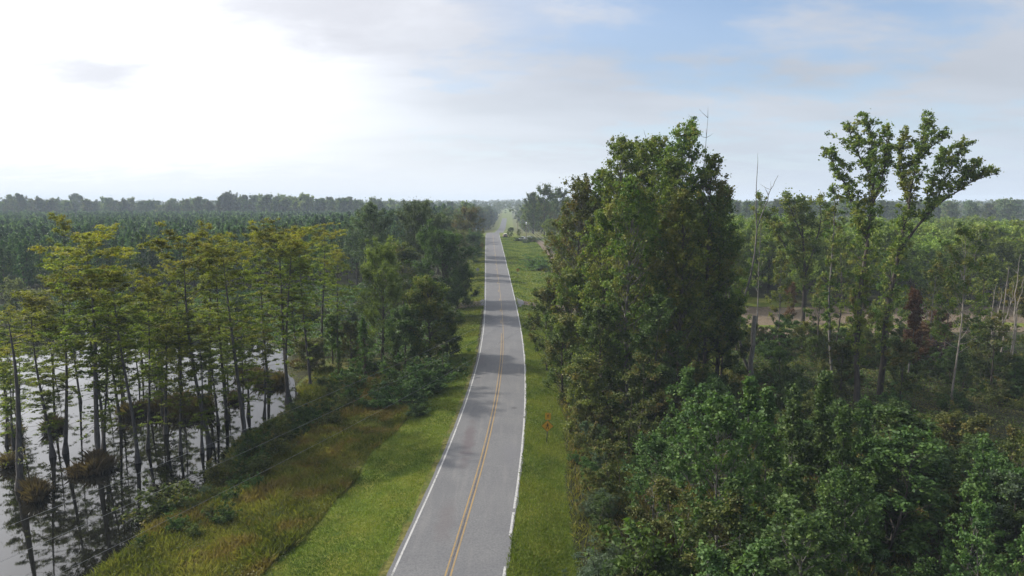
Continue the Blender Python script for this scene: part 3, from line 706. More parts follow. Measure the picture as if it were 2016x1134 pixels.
for px, py, k, s, lab in ((85, 968, 0, 1.2, 'brown grass clump around the foot of the half-bare grey cypress'), (18, 918, 2, 1.3, 'small round grass clump alone in open water by the left edge'),
    (185, 928, 1, 1.0, 'wide brown grass island between the near cypress trunks'), (390, 812, 1, 1.5, 'largest tan marsh grass island in mid pond'),
    (355, 800, 1, 1.2, 'tan marsh grass island joined to the left of the largest one'), (545, 755, 1, 1.2, 'reddish-brown marsh grass by the right end of the pond'),
    (455, 790, 0, 1.0, 'small marsh grass clump right of the largest island'), (120, 840, 0, 1.2, 'brown marsh clump behind the left cypress feet'),
    (250, 815, 0, 1.4, 'brown marsh clump deep among the middle cypresses'), (600, 720, 1, 1.0, 'reddish grass at the water edge near the willow'),
    (500, 742, 1, 1.1, 'dark brown grass hummock in the far right water'), (30, 860, 2, 1.2, 'thin grass tuft in the far left water')):
    p = ground_at(px, py, WATER); thing('marsh_grass', lab, 'grass clump', mg[k], p, rp.uniform(0, 6.28), (s*.9, s*.8, s*1.0))

# ------------------------------------------------------------------ shrubs and saplings (prototypes)
SH = {'olive': [shrub('olive_shrub', 1.7, 2.0, 26, 60, .15, 'sapling_olive', s) for s in (1, 2)],
      'green': [shrub('green_shrub', 1.6, 2.2, 26, 60, .16, 'sapling', s) for s in (3, 4)],
      'dark': [shrub('dark_shrub', 1.9, 2.0, 26, 60, .17, 'dark', s) for s in (5, 6)],
      'bright': [shrub('bright_shrub', 1.5, 1.9, 24, 60, .16, 'bright', s, .5) for s in (7,)],
      'grey': [shrub('grey_green_shrub', 1.6, 1.4, 30, 90, .13, 'grey_green', 8, .2, .35, .22)],
      'rust': [shrub('rust_shrub', 1.4, 2.2, 22, 50, .14, 'rust', 9)],
      'brown': [shrub('turning_shrub', 1.6, 2.2, 26, 55, .15, 'gum_brown', 10)]}
SP = [broadleaf('sapling', 10, 2.7+.4*(s % 3), .05, 56, 40, .19+.02*(s % 2), .50, 'cone' if s % 2 else 'oval', 'sapling', 'bark_grey', .09, .10, s, .95, upb=.9, aspect=.75, gaps=.22, stems=1+s % 2) for s in (41, 42, 43, 44)]
SPC = [broadleaf('sapling', 10, 1.55+.2*(s % 3), .05, 50, 42, .19, .42, 'cone', 'sapling', 'bark_grey', .08, .10, s, .95, upb=1.2, aspect=.75, gaps=.18) for s in (47, 48, 49)]
SPO = [broadleaf('olive_sapling', 10, 2.3, .10, 40, 46, .20, .55, 'oval', 'sapling_olive', 'bark_dark', .09, .06, s, .9, stems=2, upb=.8, gaps=.1) for s in (45, 46)]
BT = {k: broadleaf('bush_tree', 8, 2.9, .04, 50, 64, .20, .62, 'round', {'olive': 'sapling_olive', 'green': 'sapling', 'grey': 'grey_green', 'brown': 'gum_brown'}.get(k, k), 'bark_dark', .10, .06, 50+i, .85, stems=2, upb=.6, gaps=.1)
      for i, k in enumerate(('olive', 'green', 'dark', 'bright', 'grey', 'rust', 'brown'))}
def put(protos, name, label, cat, px, py, Y, group=None, wide=1., z=None):
    """top of the plant seen at (px, py), rooted Y metres ahead"""
    top = atY(px, py, Y); zg_ = float(T(top[0], top[1])) if z is None else z
    parts, h = protos; s = (top[2]-zg_)/h
    return thing(name, label, cat, parts, (top[0], Y, zg_-.05), rp.uniform(0, 6.28), (s*wide, s*wide, s), group, (rp.normal()*.03, rp.normal()*.03))
FG = [(1252, 712, 58, SPO[0], 1.3, 'olive and green mound-shaped sapling with a pointed tip, left of the other saplings'),
      (1345, 732, 52, SP[0], 1.2, 'round-shouldered dark green sapling just right of the olive mound'),
      (1467, 740, 43, SPC[1], 1.0, 'narrow spire-topped young sweetgum in front of the broken trunk'),
      (1514, 758, 44, SPC[2], .95, 'thin green sweetgum spire second right of the broken trunk'),
      (1562, 762, 46, SPC[0], 1.05, 'green sapling in the middle of the row of sunlit spires'),
      (1625, 732, 45, SPC[1], 1.0, 'tallest sunlit sweetgum sapling in front of the two tall trees'),
      (1668, 800, 42, SPC[2], 1.05, 'blunt-topped sapling right below the twin tall trunks'),
      (1708, 786, 44, SPC[0], .95, 'bluish-green slim sapling, last of the sunlit row'),
      (1430, 830, 38, SP[3], 1.1, 'leafy light green sapling at the near left of the sunlit row'),
      (1600, 930, 35, SP[0], 1.2, 'lower sapling in the foreground under the tallest sunlit one'),
      (1500, 960, 33, SP[2], 1.2, 'short leafy sapling in the foreground gap'),
      (1665, 960, 34, SP[3], 1.0, 'upright short sapling with a visible pale stem'),
      (1922, 862, 37, SPC[0], .9, 'vine-draped sapling near the right edge'),
      (1990, 838, 44, SPO[1], .9, 'olive sapling at the right edge behind the vine-draped one'),
      (1965, 985, 33, SP[2], .9, 'green sapling below the vine-draped one near the right edge'),
      (1380, 940, 36, SPO[1], 1.3, 'olive bush-like sapling left of the foreground gap'),
      (1215, 860, 48, SPO[0], 1.3, 'reddish-olive thicket sapling facing the road'),
      (1290, 880, 44, SP[3], 1.3, 'green leafy sapling in the thicket centre, left of the row of spires'),
      (1580, 1030, 30, SP[1], 1.4, 'low green sapling at the bottom edge below the sunlit row'),
      (1420, 1040, 31, SP[2], 1.3, 'low sapling at the bottom edge of the thicket')]
for px, py, Y, pr, w, lab in FG: put(pr, 'sapling_tree', lab, 'sapling', px, py, Y, wide=w)
def sh(kind, px, py, Y, lab, w=1., g=None):
    tp = atY(px, py, Y); h = tp[2]-float(T(tp[0], Y))
    put(BT[kind] if h > 3.6 else SH[kind][int(px) % len(SH[kind])], 'shrub', lab, 'shrub', px, py, Y, g, w)
sh('grey', 1172, 985, 46, 'feathery grey-green shrub at the thicket edge beside the verge', 1.3)
sh('grey', 1185, 1085, 38, 'feathery grey-green shrub at the bottom edge beside the verge', 1.5)
sh('bright', 1290, 1050, 37, 'bright yellow-green shrub at the bottom of the thicket', 1.4)
sh('bright', 1240, 1080, 36, 'bright yellow-green shrub next to the bottom grey-green one', 1.1)
sh('brown', 1160, 830, 60, 'rust-tinged shrub right beside the pedestrian sign', 1.)
sh('green', 1130, 890, 56, 'low green shrub just behind the pedestrian sign', 1.)
sh('grey', 1985, 940, 42, 'ferny grey-green shrub at the right edge', 1.2)
sh('dark', 1800, 830, 45, 'broad dark shrub right of the sunlit saplings', 1.6)
sh('dark', 1760, 860, 42, 'dark shaded shrub just behind the foreground gap', 1.5)
sh('bright', 1540, 690, 84, 'light green shrub between the broken trunk and the dark brush heap', 1.1)
sh('bright', 1600, 665, 96, 'light green shrub in front of the farm track', 1.2)
sh('rust', 1850, 610, 104, 'red-leaved shrub in front of the brush pile', 1.3)
sh('rust', 1805, 640, 92, 'red-leaved shrub right of the twin tall trunks', 1.)
for i in range(62):       # taller bushes knitting the thicket together
    Y = 34+46*((i*.618) % 1); x = float(rx(Y))+11.5+(8+Y*.62)*((i*.377+.13) % 1)
    if 19 < x < 25 and Y < 45: continue
    kd = ['green', 'olive', 'green', 'dark', 'olive', 'brown', 'green'][i % 7]; parts, h = BT[kd]; s = rp.uniform(.42, .78)*(.7 if x-float(rx(Y)) < 14 else 1)
    lab = {'olive': 'tall olive-green bush knitted into the thicket right of the road', 'green': 'tall mid-green bush knitted into the thicket right of the road', 'dark': 'tall dark-green bush knitted into the thicket right of the road', 'brown': 'tall bush with turning leaves in the thicket right of the road'}[kd]
    thing('thicket_bush', lab, 'bush', parts, (x, Y, T(x, Y)-.05), rp.uniform(0, 6.28), (s*1.2, s*1.2, s), kd.replace('brown', 'turning')+' tall bushes of the thicket')
for i in range(74):       # bushes between the tall trunks, and a low fringe beside the verge
    if i < 44: Y = 66+50*((i*.618) % 1); x = 22+(Y*.62)*((i*.377+.13) % 1)+4; s = rp.uniform(.38, .62); kd = ['dark', 'green', 'olive', 'dark', 'olive'][i % 5]
    else: Y = 33+(i-44)*1.5; x = float(rx(Y))+8.6+1.6*((i*.377) % 1); s = rp.uniform(.20, .34)*(1 if Y < 60 else 1.3); kd = ['olive', 'green', 'grey', 'olive', 'brown'][i % 5]
    parts, h = BT[kd]; nm = {'olive': 'olive-green', 'green': 'mid-green', 'dark': 'dark-green', 'brown': 'yellowing', 'grey': 'grey-green'}[kd]
    lab = f'{nm} bush among the tall bare trunks right of the big clump' if i < 44 else f'low {nm} bush in the fringe beside the right verge'
    thing('thicket_bush' if i < 44 else 'verge_bush', lab, 'bush', parts, (x, Y, T(x, Y)-.05), rp.uniform(0, 6.28), (s*1.2, s*1.2, s), nm+(' bushes among the trunks' if i < 44 else ' bushes in the verge fringe'))
for i in range(40):
    Y = 43+i*1.05; x = float(np.interp(Y, [40, 47, 57, 65, 78, 90], [-25.9, -25.3, -25.8, -26.6, -25, -30]))+1.0+4.5*((i*.618) % 1)+(2 if Y > 70 else 0)
    kd = ['dark', 'olive', 'green', 'dark', 'brown', 'olive'][i % 6]; parts, h = SH[kd][0]; s = rp.uniform(.5, 1.0)*(1 if Y > 52 else .6)
    nm = {'olive': 'olive', 'green': 'green', 'dark': 'dark', 'brown': 'yellowing'}[kd]
    thing('bank_bush', f'{nm} bush on the near pond bank along the water', 'bush', parts, (x, Y, T(x, Y)-.05), rp.uniform(0, 6.28), s, f'{nm} bushes on the near pond bank')
nfill = 0; kinds = ['olive', 'green', 'dark', 'olive', 'dark', 'brown', 'green', 'dark']
while nfill < 165:
    Y = rp.uniform(32, 116); x = rp.uniform(9, 20+Y*.72)
    u = x-float(rx(Y))
    if u < 9.2: continue
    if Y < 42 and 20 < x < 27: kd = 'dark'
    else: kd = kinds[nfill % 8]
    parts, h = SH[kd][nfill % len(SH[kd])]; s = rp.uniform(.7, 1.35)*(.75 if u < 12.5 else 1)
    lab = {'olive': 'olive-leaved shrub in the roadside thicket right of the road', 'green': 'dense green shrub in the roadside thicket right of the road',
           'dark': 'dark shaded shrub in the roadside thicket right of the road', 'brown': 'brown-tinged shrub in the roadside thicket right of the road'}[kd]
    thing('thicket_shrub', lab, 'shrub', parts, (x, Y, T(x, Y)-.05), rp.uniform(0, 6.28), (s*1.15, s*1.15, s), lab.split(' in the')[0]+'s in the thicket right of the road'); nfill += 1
# ------------------------------------------------------------------ tall trees right of the road
def poly(Y, base, pts, dy=None):
    """stem points from picture positions, all about Y metres ahead, relative to base"""
    out = []
    for i, (px, py) in enumerate(pts):
        p = atY(px, py, Y+(dy[i] if dy else 0)); out.append(p-base)
    return out
def root(px, Y): 
    x = atY(px, 800, Y)[0]; return np.array((x, Y, float(T(x, Y))))
b1 = root(1684, 76)
P = [(0, 0, -.3)]+poly(76, b1, [(1687, 700), (1690, 600), (1701, 520), (1713, 430), (1722, 340), (1718, 280), (1704, 238)])
L1 = poly(76, b1, [(1705, 470), (1680, 400), (1655, 345), (1628, 300)], [0, 1, 1.5, 2])
L2 = poly(76, b1, [(1714, 410), (1735, 360), (1745, 310), (1748, 262)], [0, -1, -1.5, -2])
L3 = poly(76, b1, [(1718, 360), (1700, 320), (1675, 280), (1672, 250)], [0, 1, 2, 2])
thing('tall_tree', 'straight tall tree with an open leafy crown, left one of the tall pair', 'tree',
      stems_tree('tall_tree', [(P, .36, .05, .14, 2.3, 38), (L1, .14, .03, .05, 1.9, 35), (L2, .14, .03, .1, 1.5, 50), (L3, .12, .03, .2, 1.9, 35)], per=28, leaf=.25, clump=.60, seed=3, dens=3.8), b1)
b2 = root(1730, 78)
P = [(0, 0, -.3)]+poly(78, b2, [(1738, 720), (1744, 620), (1758, 540), (1778, 460), (1792, 380), (1806, 310), (1822, 265), (1828, 236)])
L1 = poly(78, b2, [(1768, 500), (1800, 450), (1838, 410), (1880, 378), (1925, 352), (1962, 342)], [0, -.5, -1, -1, -1, -1])
L2 = poly(78, b2, [(1836, 412), (1858, 360), (1880, 320), (1900, 285)], [0, 0, 1, 1])
L5 = poly(78, b2, [(1815, 435), (1832, 380), (1850, 330), (1862, 300)], [0, 1, 1, 2]); L6 = poly(78, b2, [(1885, 376), (1905, 345), (1926, 322)], [-1, -1, -2])
L3 = poly(78, b2, [(1788, 400), (1772, 345), (1772, 295), (1780, 268)], [0, 1, 1, 1])
L4 = poly(78, b2, [(1804, 320), (1830, 290), (1852, 275), (1860, 262)], [0, -1, -1, -1])
thing('tall_tree', 'tall tree with a long limb arching out rightward, right one of the tall pair', 'tree',
      stems_tree('tall_tree', [(P, .38, .05, .16, 2.2, 40), (L1, .17, .03, .30, 1.3, 55), (L2, .10, .03, .15, 1.7, 45), (L5, .09, .02, .25, 1.4, 50), (L6, .08, .02, .15, 1.3, 45), (L3, .12, .03, .1, 1.6, 50), (L4, .10, .03, .1, 1.7, 35)], per=28, leaf=.25, clump=.58, seed=4, dens=3.6), b2)
b3 = root(1636, 88)
P = [(0, 0, -.3)]+poly(88, b3, [(1632, 660), (1634, 560), (1640, 470), (1646, 400), (1640, 365)])
thing('slender_tree', 'slender pale-stemmed tree just left of the tall pair', 'tree', stems_tree('slender_tree', [(P, .2, .03, .25, 1.5, 25)], per=40, leaf=.26, clump=.65, seed=5, mat='gum', bk='bark_grey', dens=1.6), b3)
b4 = root(1572, 116)
P = [(0, 0, -.3)]+poly(116, b4, [(1582, 600), (1585, 520), (1580, 450), (1575, 395)])
L1 = poly(116, b4, [(1584, 560), (1560, 510), (1530, 460), (1512, 425)], [0, 0, 1, 1]); L2 = poly(116, b4, [(1585, 540), (1605, 480), (1618, 430), (1612, 395)], [0, 0, -1, -1])
L3 = poly(116, b4, [(1581, 470), (1560, 420), (1548, 392)], [0, -1, -1])
thing('wide_tree', 'wide yellow-green tree with a thick dark trunk at the edge of the farm track', 'tree',
      stems_tree('wide_tree', [(P, .42, .06, .35, 3.0, 25), (L1, .2, .04, .3, 2.6, 25), (L2, .2, .04, .3, 2.6, 25), (L3, .15, .04, .3, 2.4, 30)], per=70, leaf=.34, clump=1.25, seed=6, dens=1.3), b4)
# the big sweetgum clump: six stems side by side
GM = [(1146, 366, 88, 'gum_brown', 'rust-tinged tree forming the left shoulder of the big clump', 4.2, .1), (1425, 372, 82, 'gum', 'narrow green tree on the right edge of the big clump', 3.0, .12),
      (1352, 262, 80, 'gum', 'tallest sweetgum of the big clump right of the road, bare twigs above its top', 5.2, .16),
      (1292, 290, 84, 'tulip', 'yellow-green sweetgum in the middle of the big clump', 4.8, .15),
      (1222, 292, 82, 'tulip', 'yellowish-leaved tree at the left front of the big clump', 4.6, .14),
      (1400, 318, 78, 'gum', 'dark green right-hand tree of the big clump', 3.6, .16),
      (1188, 345, 90, 'gum', 'sparse green tree on the road side of the big clump', 4.4, .12),
      (1262, 300, 88, 'gum', 'green tree filling the back of the big clump', 4.8, .1), (1320, 330, 76, 'gum', 'olive tree between the tallest and the yellow-green sweetgum', 4.4, .1), (1190, 440, 78, 'tulip', 'lower yellowish tree on the road side of the big clump', 4.0, .06),
      (1245, 372, 72, 'gum', 'lower front tree of the big clump, green and full to the thicket', 4.3, .10),
      (1345, 400, 71, 'tulip', 'lower light-green tree at the front of the big clump', 3.8, .10)]
for i, (px, py, Y, mt, lab, R, cb) in enumerate(GM):
    top = atY(px, py, Y); zg_ = float(T(top[0], Y)); H = top[2]-zg_
    parts, h = broadleaf('sweetgum', H, R*1.16, cb, 100, 36, .24, .74, 'oval', mt, 'bark_dark' if i % 2 else 'bark_grey', .26, .05, 60+i, .9, upb=.9, aspect=.75, gaps=.1)
    thing('sweetgum_tree', lab, 'tree', parts, (top[0], Y, zg_), 0)
RL = [(1104, 470, 104, 'tulip', 'olive tree leaning over the right verge in front of the pole', 4.2),
      (1078, 575, 88, 'sapling_olive', 'low spreading tree whose branches overhang the right verge', 3.3),
      (1125, 540, 84, 'gum', 'green understorey tree under the left side of the big clump', 3.8),
      (1108, 640, 74, 'sapling_olive', 'short olive tree beside the verge below the big clump', 3.2),
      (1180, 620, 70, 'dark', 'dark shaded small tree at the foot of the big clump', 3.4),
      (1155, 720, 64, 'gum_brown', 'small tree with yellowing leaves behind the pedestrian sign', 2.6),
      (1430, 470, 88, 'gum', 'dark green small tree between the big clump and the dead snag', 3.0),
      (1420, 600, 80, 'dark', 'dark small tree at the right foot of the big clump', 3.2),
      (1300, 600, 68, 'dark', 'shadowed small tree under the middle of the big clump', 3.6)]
for i, (px, py, Y, mt, lab, R) in enumerate(RL):
    top = atY(px, py, Y); zg_ = float(T(top[0], Y)); H = top[2]-zg_
    parts, h = broadleaf('small_tree', H, R, .06, 44, 60, .22, .75, 'round', mt, 'bark_dark', .14, .05, 80+i, .9, upb=.5)
    thing('small_tree', lab, 'tree', parts, (top[0], Y, zg_), 0)
# trees further right
RT = [(1900, 452, 74, 'gum', 'leafy tree with a whitish lower trunk right of the tall pair', 3.6, .32, 'bark_dead'),
      (1850, 505, 95, 'tulip', 'thin young tree with yellow-green leaves behind the brush pile', 2.4, .25, 'bark_grey'),
      (1752, 500, 96, 'gum', 'thin green tree seen between and behind the tall pair', 2.8, .2, 'bark_dark'),
      (1655, 470, 104, 'tulip', 'rear yellow-green tree left of the tall pair beyond the track', 3.2, .2, 'bark_dark'),
      (1700, 540, 88, 'gum_brown', 'small browning tree in front of the farm track', 2.4, .1, 'bark_dark'),
      (2005, 560, 92, 'gum_brown', 'orange-tinged tree at the right edge of the picture', 2.8, .3, 'bark_dead'),
      (1500, 385, 118, 'tulip', 'sparse yellow-green tree behind the dead snag', 2.8, .3, 'bark_grey'),
      (1800, 575, 86, 'rust', 'thin maple with dark red leaves right of the tall pair', 1.3, .35, 'bark_grey'),
      (1560, 560, 130, 'rust', 'small orange-red tree standing on the farm clearing', 1.2, .1, 'bark_grey'),
      (1960, 640, 80, 'sapling_olive', 'bushy tree below the bare birch-like stems at the right', 3.0, .05, 'bark_dark'),
      (1780, 690, 76, 'sapling_olive', 'low olive tree in shade at the foot of the tall pair', 2.8, .05, 'bark_dark'),
      (1660, 690, 78, 'sapling_olive', 'low tree in shade left of the tall pair trunks', 2.6, .05, 'bark_dark')]
RT += [(1540, 500, 108, 'tulip', 'yellow-green young tree before the wide tree at the track', 2.6, .1, 'bark_grey'), (1615, 560, 98, 'gum', 'mid-green bushy tree right of the wide dark trunk', 2.8, .06, 'bark_dark'),
       (1870, 560, 100, 'gum', 'green bushy tree right behind the large brush pile', 3.2, .06, 'bark_dark'), (1940, 520, 104, 'tulip', 'full yellow-green tree beyond the brush pile at the right', 3.8, .08, 'bark_dark'),
       (1725, 610, 100, 'tulip', 'yellowish small tree seen low between the tall pair', 2.6, .06, 'bark_dark'), (1455, 560, 104, 'gum', 'green tree behind the broken trunk hiding the track', 3.0, .08, 'bark_dark'), (1790, 600, 112, 'gum', 'green tree over the track right of the tall pair', 3.4, .06, 'bark_dark')]
for i, (px, py, Y, mt, lab, R, cb, bk) in enumerate(RT):
    top = atY(px, py, Y); zg_ = float(T(top[0], Y)); H = top[2]-zg_
    parts, h = broadleaf('tree', H, R, cb, 34, 42, .24, .62, 'oval', mt, bk, .13, .05, 100+i, .9, upb=.6, gaps=.12)
    thing('thin_tree' if cb > .1 else 'small_tree', lab, 'tree', parts, (top[0], Y, zg_), 0)
# dead snags and the broken trunk
def snag(name, label, base, stems, mat='bark_dead', twigs=10, sd=1, cat='dead tree'):
    q = np.random.default_rng(sd); g = Geo()
    for P, r0, r1 in stems:
        P = np.array(P, float); s = np.linspace(0, len(P)-1, 12); PP = np.stack([np.interp(s, range(len(P)), P[:, k]) for k in range(3)], 1); PP[1:-1] += q.normal(size=(10, 3))*.06
        g.tube(PP, np.linspace(r0, r1, 12), 7)
        for k in range(twigs):
            i = q.integers(4, 12); c = curve(PP[i], q.normal(size=3)*.7+np.array((0, 0, 1.2)), q.uniform(.5, 1.7), .3, 4, .12, q); g.tube(c, (.03, .022, .014, .006), 4)
    o = obj(name, g.mesh(name, M[mat], True)); o.location = tuple(float(v) for v in base); tag(o, label, cat); return o
bs = root(1478, 88)
snag('dead_tree', 'tall forked dead snag with bare tips rising above the horizon beside the big clump', bs,
     [([(0, 0, -.3)]+poly(88, bs, [(1470, 720), (1452, 650), (1464, 590), (1482, 530), (1490, 460), (1489, 390), (1492, 318)]), .22, .03),
      (poly(88, bs, [(1490, 450), (1505, 410), (1520, 370), (1532, 345)], [0, 0, -.5, -.5]), .08, .02),
      (poly(88, bs, [(1447, 655), (1438, 600), (1428, 520), (1430, 430), (1434, 372)], [0, 1, 1, 1, 1]), .10, .02)], 'bark_grey', 5, 2)
bt = root(1472, 84)
snag('broken_trunk', 'thick broken-off bare trunk leaning slightly behind the sunlit saplings', bt, [([(0, 0, -.3)]+poly(84, bt, [(1476, 740), (1480, 690), (1486, 622)]), .36, .27)], 'bark_dead', 0, 3, 'tree trunk')
for i, (px, py, Y, sd, lab) in enumerate(((1985, 525, 84, 5, 'bare whitish tree with forked upper twigs at the right edge'), (1960, 560, 88, 6, 'second bare whitish stem just left of the forked one'),
                          (2008, 500, 90, 9, 'bare thin trunk nearest the right border of the picture'), (1815, 600, 94, 7, 'thin white dead stem beside the red-leaved shrubs'))):
    top = atY(px, py, Y); b_ = np.array((top[0], Y, float(T(top[0], Y)))); h = top[2]-b_[2]
    snag('dead_tree', lab, b_, [([(0, 0, -.3), (.2, 0, h*.4), (-.1, 0, h*.7), (.1, 0, h)], .13, .02), ([(.0, 0, h*.5), (.8, .2, h*.66), (1.1, .2, h*.86)], .06, .015)], 'bark_dead', 9, sd)
for i, (px, py, Y, sd, L, lab) in enumerate(((1392, 232, 80, 11, 5, 'bare dead leader poking above the right of the big clump'), (1360, 232, 80, 12, 5, 'bare twig spire above the middle of the big clump'),
        (1270, 270, 84, 13, 4, 'short bare twig tip above the left shoulder of the big clump'))):
    top = atY(px, py, Y); b_ = np.array((top[0], Y, float(T(top[0], Y)))); h = top[2]-b_[2]
    snag('dead_tree', lab, b_, [([(0, 0, -.3), (.2, 0, h*.4), (-.1, 0, h*.75), (.1, 0, h)], .12, .015)], 'bark_grey', 9, sd)
# brush piles
def brush(name, label, px, py, R, H, sd):
    p = ground_at(px, py); q = np.random.default_rng(sd); g = Geo(); n = 420
    for i in range(n):
        a = q.uniform(0, 6.28); rr = R*math.sqrt(q.random()); z = H*(1-(rr/R)**1.5)*q.uniform(.3, 1.0); d = unit(np.array((math.cos(a+q.normal()), math.sin(a+q.normal()), q.normal()*.35-.2)))
        c = np.array((rr*math.cos(a), rr*math.sin(a)*.8, z)); L = q.uniform(.6, 1.8); g.tube(np.array([c-d*L/2, c+q.normal(size=3)*.1, c+d*L/2]), q.uniform(.03, .09), 4)
    o = obj(name, g.mesh(name, M['brush'])); o.location = tuple(p); tag(o, label, 'brush pile')
brush('brush_pile', 'large dark reddish brush pile on the clearing right of the tall pair', 1842, 712, 4.2, 3.4, 1)
brush('brush_pile', 'smaller dark brush heap behind the broken trunk', 1522, 678, 2.8, 2.4, 2)
brush('brush_pile', 'low thin pile of cut wood by the farm track at the far right', 1925, 655, 2.0, .9, 3)

# ------------------------------------------------------------------ left side between the pond and the road
LT = [(748, 498, 96, 'willow', 'rounded yellow-green willow-like tree between the pond and the dark oaks', 5.0, .12, 'round', 70, .18, .85, 110, .5),
      (735, 432, 150, 'bigpine', 'grey-green broad pine at the left of the dark roadside trees', 6.0, .45, 'oval', 40, .26, 1.1, 90, .5),
      (822, 420, 148, 'bigpine', 'large dark pine with visible crooked limbs, tallest of the left roadside trees', 7.0, .35, 'round', 50, .26, 1.25, 90, .5),
      (872, 482, 128, 'dark', 'broad dark oak overhanging the left verge', 6.8, .08, 'round', 60, .26, 1.2, 90, .6),
      (790, 500, 132, 'gum', 'mid-green tree filling the gap between the pine and the willow-like tree', 5.0, .1, 'round', 44, .26, 1.2, 80, .6),
      (906, 462, 178, 'pale', 'pale flowering yellowish tree by the left verge', 3.8, .15, 'oval', 36, .26, .9, 60, .6),
      (922, 424, 228, 'gum_brown', 'reddish-brown rounded tree near the crest on the left', 6.0, .1, 'round', 36, .34, 1.4, 60, .6),
      (842, 562, 92, 'tulip', 'sunlit vine-hung tree standing beside the left verge', 4.2, .05, 'oval', 66, .20, .75, 80, .75),
      (795, 620, 90, 'sapling', 'dark vine-covered small tree left of the sunlit vine-hung one', 3.2, .05, 'round', 44, .2, .8, 80, .7),
      (880, 620, 97, 'dark', 'shaded small tree directly at the left verge', 2.8, .04, 'round', 40, .2, .8, 80, .7),
      (652, 626, 96, 'bright', 'small bright lime-green tree at the end of the pond', 1.6, .25, 'round', 24, .2, .6, 60, .7),
      (690, 652, 98, 'gum_brown', 'small brown-leaved tree in front of the willow-like tree', 2.6, .1, 'round', 30, .2, .7, 60, .7),
      (610, 690, 92, 'pale', 'pale green bushy tree at the edge of the pond beside the last cypresses', 2.8, .05, 'round', 36, .2, .7, 60, .7),
      (900, 560, 140, 'dark', 'dark low-branched tree beside the pull-off on the left', 4.6, .04, 'round', 40, .24, 1.0, 80, .6),
      (932, 470, 215, 'dark', 'dark roadside tree below the reddish-brown one', 4.2, .05, 'round', 36, .3, 1.2, 60, .6),
      (700, 470, 172, 'bigpine', 'grey pine at the corner of the planted pine block', 5.0, .3, 'oval', 34, .3, 1.2, 60, .5),
      (860, 440, 190, 'dark', 'dark crown rising just behind the pale flowering tree', 5.0, .15, 'round', 36, .3, 1.3, 60, .6)]
for i, (px, py, Y, mt, lab, R, cb, shp_, nl, lf, cl_, per, asp) in enumerate(LT):
    top = atY(px, py, Y); zg_ = float(T(top[0], Y)); H = top[2]-zg_
    parts, h = broadleaf('tree', H, R, cb, nl, per, lf, cl_, shp_, mt, 'bark_dark', .24 if H > 10 else .13, .05, 130+i, .85, upb=.45, aspect=asp)
    thing('roadside_tree', lab, 'tree', parts, (top[0], Y, zg_), 0)
cedar = pine('cedar', 7, 1.5, .42, 8, 12, .28, .03, .05, 21, 'dark')
for px, py, Y, lab in ((716, 628, 88, 'narrow dark cedar in front of the brown-leaved tree'), (776, 668, 86, 'small dark cedar under the vine-covered trees'), (664, 690, 88, 'low young cedar near the pond bank')):
    put(cedar, 'cedar_tree', lab, 'cedar', px, py, Y)
KZ = [(838, 722, 78, 'green', 'vine mound at the left verge, largest of the row'), (792, 752, 73, 'green', 'vine mound left of the largest one'), (822, 790, 69, 'green', 'low vine mound reaching the mown grass'),
      (742, 768, 74, 'dark', 'dark vine mound in front of the cedar'), (760, 740, 80, 'olive', 'olive vine-covered shrub behind the mounds'), (708, 790, 73, 'olive', 'olive bush below the small cedars'),
      (672, 760, 78, 'brown', 'yellowing bush on the pond bank'), (640, 740, 84, 'olive', 'pale olive bush near the pond end'), (690, 720, 84, 'green', 'green bush under the brown-leaved tree'),
      (872, 700, 84, 'dark', 'dark shrub at the edge of the left verge'), (730, 700, 90, 'dark', 'dark shrub under the willow-like tree'), (800, 700, 84, 'dark', 'dark shrub behind the vine mounds'),
      (610, 800, 70, 'dark', 'dark bank shrub beneath the wires'), (565, 835, 66, 'dark', 'dark bank shrub near the leaning cypress'), (520, 850, 63, 'green', 'green bank shrub beside the leaning cypress foot'),
      (470, 895, 58, 'bright', 'light green sapling bush on the pond bank'), (440, 925, 55, 'olive', 'olive bush at the water edge'), (400, 960, 51, 'grey', 'pale thin bush at the water edge'),
      (345, 985, 48, 'green', 'green bush at the corner of the near bank'), (380, 1010, 47, 'dark', 'dark shrub on the near bank'), (330, 950, 49, 'olive', 'sparse olive bush overhanging the near water'),
      (650, 810, 68, 'olive', 'olive shrub on top of the bank'), (580, 790, 73, 'olive', 'olive shrub by the pair of trunks in the water'), (500, 900, 57, 'dark', 'dark shrub low on the bank between wires'),
      (270, 1070, 42, 'olive', 'yellow-olive bush at the bottom left bank'), (540, 1010, 46, 'grey', 'grey-green weed clump on the slope')]
for i, (px, py, Y, kd, lab) in enumerate(KZ):
    sh(kd, px, py, Y, lab, 1.6 if i < 6 else 1.25)
# pale-leaved shrubs and dark trees on the far bank of the pond
for i in range(34):
    x = -122+i*2.9+rp.normal()*.8; y = 133+rp.normal()*3+abs(x+60)*.05
    kd = ['dark', 'olive', 'green', 'dark', 'brown'][i % 5]; parts, h = SH[kd][0]
    thing('bank_shrub', 'low shrub on the far bank between the pond and the planted pines', 'shrub', parts, (x, y, T(x, y)), rp.uniform(0, 6), rp.uniform(.9, 1.7), 'shrubs on the far pond bank')
for px, py, Y, mt, lab in ((30, 570, 138, 'pale', 'pale green round tree on the far bank at the left edge'), (75, 590, 134, 'pale', 'smaller pale green tree on the far bank'), (325, 600, 132, 'dark', 'dark tree on the far bank behind the low bushy cypress'),
                           (470, 610, 134, 'dark', 'dark tree on the far bank behind the leaning cypress')):
    top = atY(px, py, Y); zg_ = float(T(top[0], Y)); parts, h = broadleaf('tree', top[2]-zg_, 3.4, .05, 34, 60, .26, .9, 'round', mt, 'bark_dark', .12, .05, 300+px, .85)
    thing('bank_tree', lab, 'tree', parts, (top[0], Y, zg_), 0)

